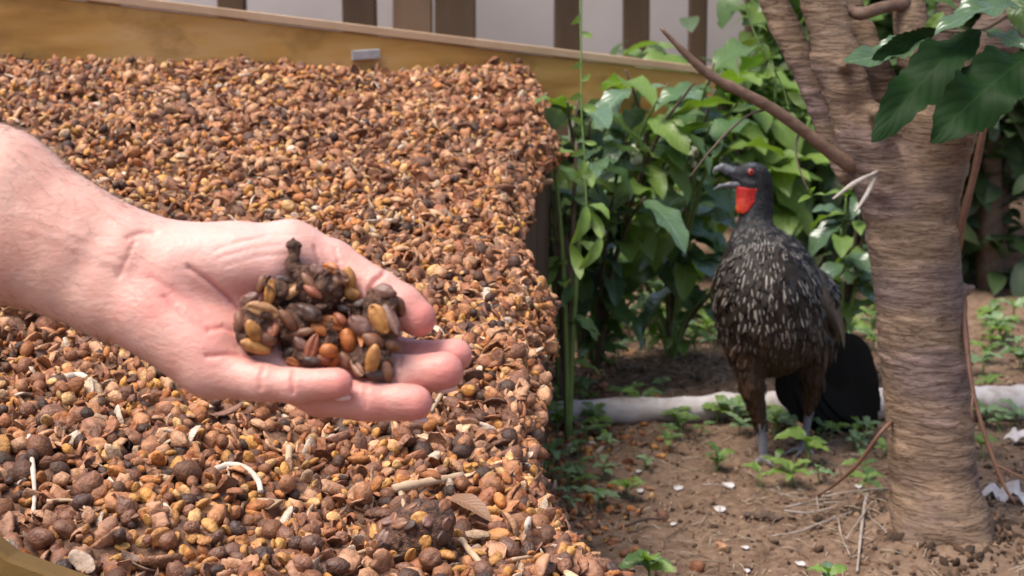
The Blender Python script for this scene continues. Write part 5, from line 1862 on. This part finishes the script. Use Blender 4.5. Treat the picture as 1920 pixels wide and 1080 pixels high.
    bag.build('dry_litter', attr_mat('straw', 0.9, 200, 0.3, 0.2, 0.001, 0.2), base=np.array([0.5, 2.4, 0.0]), kind='stuff', label='fine dry straw bits scattered over the soil', cat='litter')

    # seedlings
    def seedling(px, py, size, kind, seed, n=5, lab=None, up=0.6):
        q = np.random.default_rng(seed)
        g = G(px, py)
        g[2] = gz(g[0], g[1])
        s = 1.3 * size / F * gd(py)
        look = 'pale bluish green' if kind[0] == 'S' else ('yellow-green' if kind in ('L', 'LS') else 'fresh green')
        if px > 1790:
            zone = 'on the soil right of the tree trunk'
        elif py < 672:
            zone = 'at the foot of the coffee shrubs behind the log'
        elif px < 1150:
            zone = 'on the soil between the heap and the log end'
        elif py < 812:
            zone = 'against the white log'
        elif px < 1590:
            zone = 'around the bird feet'
        else:
            zone = 'beside the foot of the tree'
        root = empty('seedling', g, label=look + ' seedling ' + zone, cat='seedling', group='seedlings ' + zone)
        top = g + np.array([q.normal(0, 0.1) * s, q.normal(0, 0.1) * s, s * up])
        V, Fc = tube([g - np.array([0, 0, 0.005]), (g + top) / 2 + q.normal(0, 0.05, 3) * s, top], [s * 0.035, s * 0.03, s * 0.02], 5, 3)
        build('stem', V, Fc, M_stemG, root)
        for k in range(n):
            a = 6.28 * k / n + q.uniform(-0.4, 0.4)
            b0 = g + (top - g) * q.uniform(0.55, 1.0)
            place_leaf(root, b0, b0 + np.array([math.cos(a), math.sin(a), q.uniform(-0.25, 0.5)]) * s * q.uniform(0.45, 0.75), (0.2 * q.normal(), -0.3, 1), kind[int(q.integers(len(kind)))], q)
    spots = [(1180, 775, 44, 'LM'), (1205, 785, 50, 'LM'), (1262, 802, 34, 'L'), (1340, 800, 52, 'LS'), (1375, 805, 48, 'SL'), (1400, 798, 46, 'LS'), (1450, 822, 50, 'S'), (1385, 822, 38, 'SL'),
             (1336, 880, 30, 'LM'), (1452, 885, 34, 'LM'), (1508, 880, 74, 'L'), (1485, 905, 52, 'L'), (1430, 912, 38, 'L'), (1540, 828, 38, 'ML'), (1612, 825, 44, 'LM'), (1600, 845, 34, 'S'),
             (1618, 890, 46, 'LM'), (1625, 928, 50, 'LM'), (1662, 862, 34, 'L'), (1120, 812, 44, 'LS'), (1100, 830, 34, 'S'), (1133, 895, 42, 'S'), (1130, 945, 46, 'SL'), (1065, 910, 40, 'SM'), (1025, 905, 44, 'SM'),
             (975, 830, 46, 'LM'), (1240, 740, 30, 'S'), (1040, 690, 40, 'LM'), (1068, 655, 44, 'S'), (1160, 680, 36, 'S'), (1210, 660, 40, 'SL'), (1280, 650, 40, 'LS'), (1330, 640, 46, 'L'), (1000, 760, 40, 'LM'),
             (1880, 640, 46, 'LM'), (1850, 680, 40, 'LM'), (1905, 660, 40, 'S'), (1640, 660, 40, 'LM'), (1610, 690, 44, 'L'), (1850, 800, 50, 'SL'), (1880, 812, 46, 'S'), (1845, 855, 50, 'L'), (1905, 800, 44, 'S'), (1860, 740, 40, 'L'),
             (1300, 620, 50, 'L'), (1250, 630, 46, 'SL'), (1180, 640, 44, 'S'), (950, 790, 44, 'LM'), (1700, 640, 40, 'L')]
    for k in range(22):
        spots.append((float(r_.uniform(1040, 1640)), float(r_.choice([r_.uniform(792, 830), r_.uniform(830, 930)])), float(r_.uniform(26, 46)), ('LM', 'LS', 'L', 'S')[k % 4]))
    for k in range(14):
        spots.append((float(r_.uniform(985, 1110)), float(r_.uniform(700, 960)), float(r_.uniform(28, 46)), ('LM', 'S', 'L', 'SM')[k % 4]))
    for k in range(26):
        spots.append((float(r_.uniform(1090, 1640)), float(r_.uniform(612, 668)), float(r_.uniform(36, 62)), ('LM', 'LS', 'L', 'S')[k % 4]))
    for k in range(12):
        spots.append((float(r_.uniform(1820, 1930)), float(r_.uniform(605, 720)), float(r_.uniform(34, 52)), ('LM', 'LS', 'L', 'S')[k % 4]))
    for k, (x, y, s, kd) in enumerate(spots):
        seedling(x, y, s, kd, 100 + k, 4 + k % 4)
    # two taller plants nearer the camera, leaves just above the lower picture edge
    for (px, d, ptop, szl, kd, lab) in ((1215, 1.52, 1010, 0.040, 'MLM', 'olive green sprig growing at the edge of the heap'), (1553, 1.42, 1046, 0.036, 'BL', 'pale green sprig in front of the stick pile')):
        x = (px - 960) / F * d
        q = np.random.default_rng(px)
        top = P(px, ptop + 25, d)
        root = empty('young_plant', (top[0], top[1], gz(top[0], top[1])), label=lab, cat='plant')
        V, Fc = tube([[top[0], top[1], -0.01], [top[0] + 0.006, top[1], top[2] * 0.5], top], [0.002, 0.0018, 0.0012], 6, 4)
        build('stem', V, Fc, M_stemG, root)
        for k in range(8):
            a = 6.28 * k / 8 + q.uniform(-0.3, 0.3)
            b0 = top - np.array([0, 0, q.uniform(0, 0.02)])
            place_leaf(root, b0, b0 + np.array([math.cos(a), math.sin(a), q.uniform(-0.3, 0.6)]) * szl * q.uniform(0.6, 1), (0.2 * q.normal(), -0.4, 1), kd[int(q.integers(len(kd)))], q)
    # dry pale leaf on a thin stalk by the heap edge
    root = empty('dry_leaf_sprig', gp(1000, 2.62), label='withered pale leaf on a thin stalk at the heap edge', cat='dry leaf')
    gg = gp(1000, 2.62)
    M_dry = leaf_mat('leaf_dry', (0.42, 0.32, 0.24), (0.5, 0.4, 0.3), (0.4, 0.31, 0.23), 0.6, 0.3, 30)
    V, Fc = tube([gg + np.array([0.05, 0.02, -0.01]), P(1010, 640, 2.6), P(1000, 560, 2.58), P(996, 545, 2.56)], [0.0018, 0.0015, 0.0012, 0.001], 6, 5)
    build('stem', V, Fc, M_stemB, root)
    for (a, b2, wpx, k) in (((996, 547, 2.56), (955, 500, 2.52), 38, 1), ((996, 547, 2.56), (1060, 572, 2.52), 16, 2)):
        V, Q, U = leaf(P(*a), P(*b2), wpx / F * 2.5, (0.2, -0.8, 0.6), 0.1, 0.3, 0.2, n=10, m=2, seed=k)
        build('leaf', V, Q, M_dry, root, uv=U)


make_litter()


# ------------------------------------------------------------------ bits lying on the pulp heap
def heap_hit(px, py, lift=0.006):
    """point of the heap surface seen at this pixel"""
    ds = np.linspace(0.95, 2.9, 800)
    pts = np.stack([P(px, py, d) for d in ds])
    k = np.argmax(heap_z(pts[:, 0], pts[:, 1]) > pts[:, 2])
    q = pts[k].copy()
    q[2] += lift
    return q, ds[k]


def make_heap_bits():
    r_ = np.random.default_rng(77)
    M_root = noisy('pale_root', (0.42, 0.33, 0.25), (0.60, 0.52, 0.44), 90, 0.7, 0.3, 0.001)
    M_stk = noisy('tan_stalk', (0.34, 0.22, 0.13), (0.50, 0.36, 0.24), 90, 0.75, 0.4, 0.001)
    bits = [
        ([(56, 838), (62, 890), (66, 950), (64, 990), (74, 1030)], 11, M_root, 'long pale root standing out against dark pulp'),
        ([(398, 905), (430, 893), (462, 900), (484, 922), (490, 944)], 15, M_root, 'curved pale husk rim like a hook on the heap'),
        ([(543, 858), (540, 900), (534, 942)], 16, M_stk, 'flat upright sliver of wood on the heap'),
        ([(90, 962), (130, 960), (152, 966), (168, 985)], 8, M_stk, 'thin bent stalk next to the pale root'),
        ([(738, 938), (800, 925), (868, 912)], 20, M_stk, 'long flat tan stalk above the big dark clump'),
        ([(752, 945), (760, 980)], 12, M_stk, 'short tan stub under the long flat stalk'),
        ([(865, 1035), (885, 1060), (902, 1080)], 14, M_stk, 'cut tan stick right of the big dark clump'),
        ([(630, 1078), (670, 1060), (705, 1050)], 8, M_stk, 'slim stalk touching the big dark clump'),
        ([(700, 1064), (735, 1050), (755, 1032)], 7, M_stk, 'bent stalk lying over the big dark clump'),
        ([(985, 1030), (992, 995), (1004, 960)], 9, M_root, 'pale thin stick near the heap edge'),
        ([(808, 790), (826, 760), (840, 730)], 10, M_stk, 'tan straw standing beside the ring fingertip'),
        ([(120, 728), (150, 722), (178, 738)], 16, M_root, 'pale wood fragment below the forearm'),
        ([(960, 1072), (1010, 1066), (1070, 1076)], 7, M_stk, 'curved stalk at the lower heap edge'),
    ]
    for k, (p, wpx, mt, lab) in enumerate(bits):
        pts, d = [], 1
        for q in p:
            g, d = heap_hit(*q, 0.009)
            pts.append(g)
        r = wpx / F * d * 0.5
        V, Fc = tube(pts, np.linspace(r, r * 0.75, len(pts)), 8, 5, 0.1, k)
        build('dry_stalk', V, Fc, mt, label=lab, cat='stalk', group='dry stalks on the heap')
    # dark clump of beans at the foot of the heap
    c, d = heap_hit(775, 1040, 0.012)
    M_core = bpy.data.materials['wet_pulp']
    fcl = lambda p: smin(smin(ell(p, c, (0.026, 0.022, 0.022)), ell(p, c + np.array([0.012, 0.0, 0.014]), (0.018, 0.016, 0.014)), 0.01), ell(p, c + np.array([-0.018, 0, -0.004]), (0.016, 0.016, 0.014)), 0.01) \
        + 0.0022 * noise(p * 160, 3) + 0.0016 * noise(p * 420, 4)
    V, Q = sdf_mesh(fcl, c - 0.05, c + 0.05, 0.0014)
    root = empty('bean_clump', c, label='big dark clump of beans lying on the heap foot', cat='bean clump')
    build('pulp_core', V, Q, M_core, root)
    M_b = bpy.data.materials['held_bean']
    Nv = vnormals(V, Q)
    cand = np.where((Nv[:, 1] < 0.2) & (V[:, 2] > c[2] - 0.012))[0]
    for k in range(30):
        i = int(r_.choice(cand))
        S, Fc = bean_shape('bean', 18, 12, 70 + k % 4)
        x = unit(np.cross(Nv[i], r_.normal(size=3)))
        R = np.stack([x, np.cross(Nv[i], x), Nv[i]], 1)
        colr = (TAN, BRN, DRK, TAN, MAU, BRN)[k % 6]
        build('bean', (S * 0.0062) @ R.T + V[i], Fc, M_b, root, col=np.tile(np.array([colr]), (len(S), 1)))
    # leaves on the heap
    M_dl = leaf_mat('leaf_ochre', (0.14, 0.08, 0.018), (0.16, 0.095, 0.025), (0.14, 0.08, 0.03), 0.6, 0.1, 60)
    M_dl2 = leaf_mat('leaf_brown', (0.22, 0.11, 0.05), (0.3, 0.17, 0.09), (0.2, 0.1, 0.05), 0.55, 0.1, 60)
    dv_ = RT * math.sin(math.radians(23)) + UP * math.cos(math.radians(23))
    M_we = noisy('worn_board', (0.16, 0.085, 0.018), (0.26, 0.145, 0.035), 12, 0.7, 0.5, 0.002, sc=(0.4, 1, 3))
    V, Fc = beam(P(-330, 962, 1.04), P(142, 1162, 1.04), dv_, 0.03, 0.052, 10, 0.0012, 5)
    build('wooden_edge', V, Fc, M_we, smooth=False, label='worn ochre board edge at the near foot of the heap', cat='board')
    a, _ = heap_hit(838, 968, 0.014)
    b2, _ = heap_hit(922, 1008, 0.012)
    V, Q, U = leaf(a, b2, 0.016, (0.1, -0.5, 1), 0.12, 0.4, 0.05, n=12, m=2, seed=3)
    build('fallen_leaf', V, Q, M_dl2, uv=U, label='narrow curled brown leaf right of the big dark clump', cat='leaf')
    # larger crumpled husks
    M_hk = obj_mat('big_husk', (0.26, 0.11, 0.06), (0.46, 0.24, 0.13), 0.6)
    for k, (x, y, s) in enumerate(((760, 852, 0.014), (822, 850, 0.013), (250, 838, 0.013), (175, 815, 0.013), (300, 1060, 0.015), (880, 940, 0.012), (1000, 900, 0.011), (620, 930, 0.012), (430, 830, 0.012), (940, 1012, 0.010))):
        g, d = heap_hit(x, y, s * 0.4)
        S, Fc = bean_shape('husk', 20, 14, 200 + k)
        build('large_husk', (S * s) @ rand_rot(r_).T + g, Fc, M_hk, label='large crumpled reddish husk among the loose beans', cat='husk', group='large crumpled husks on the heap')


make_heap_bits()
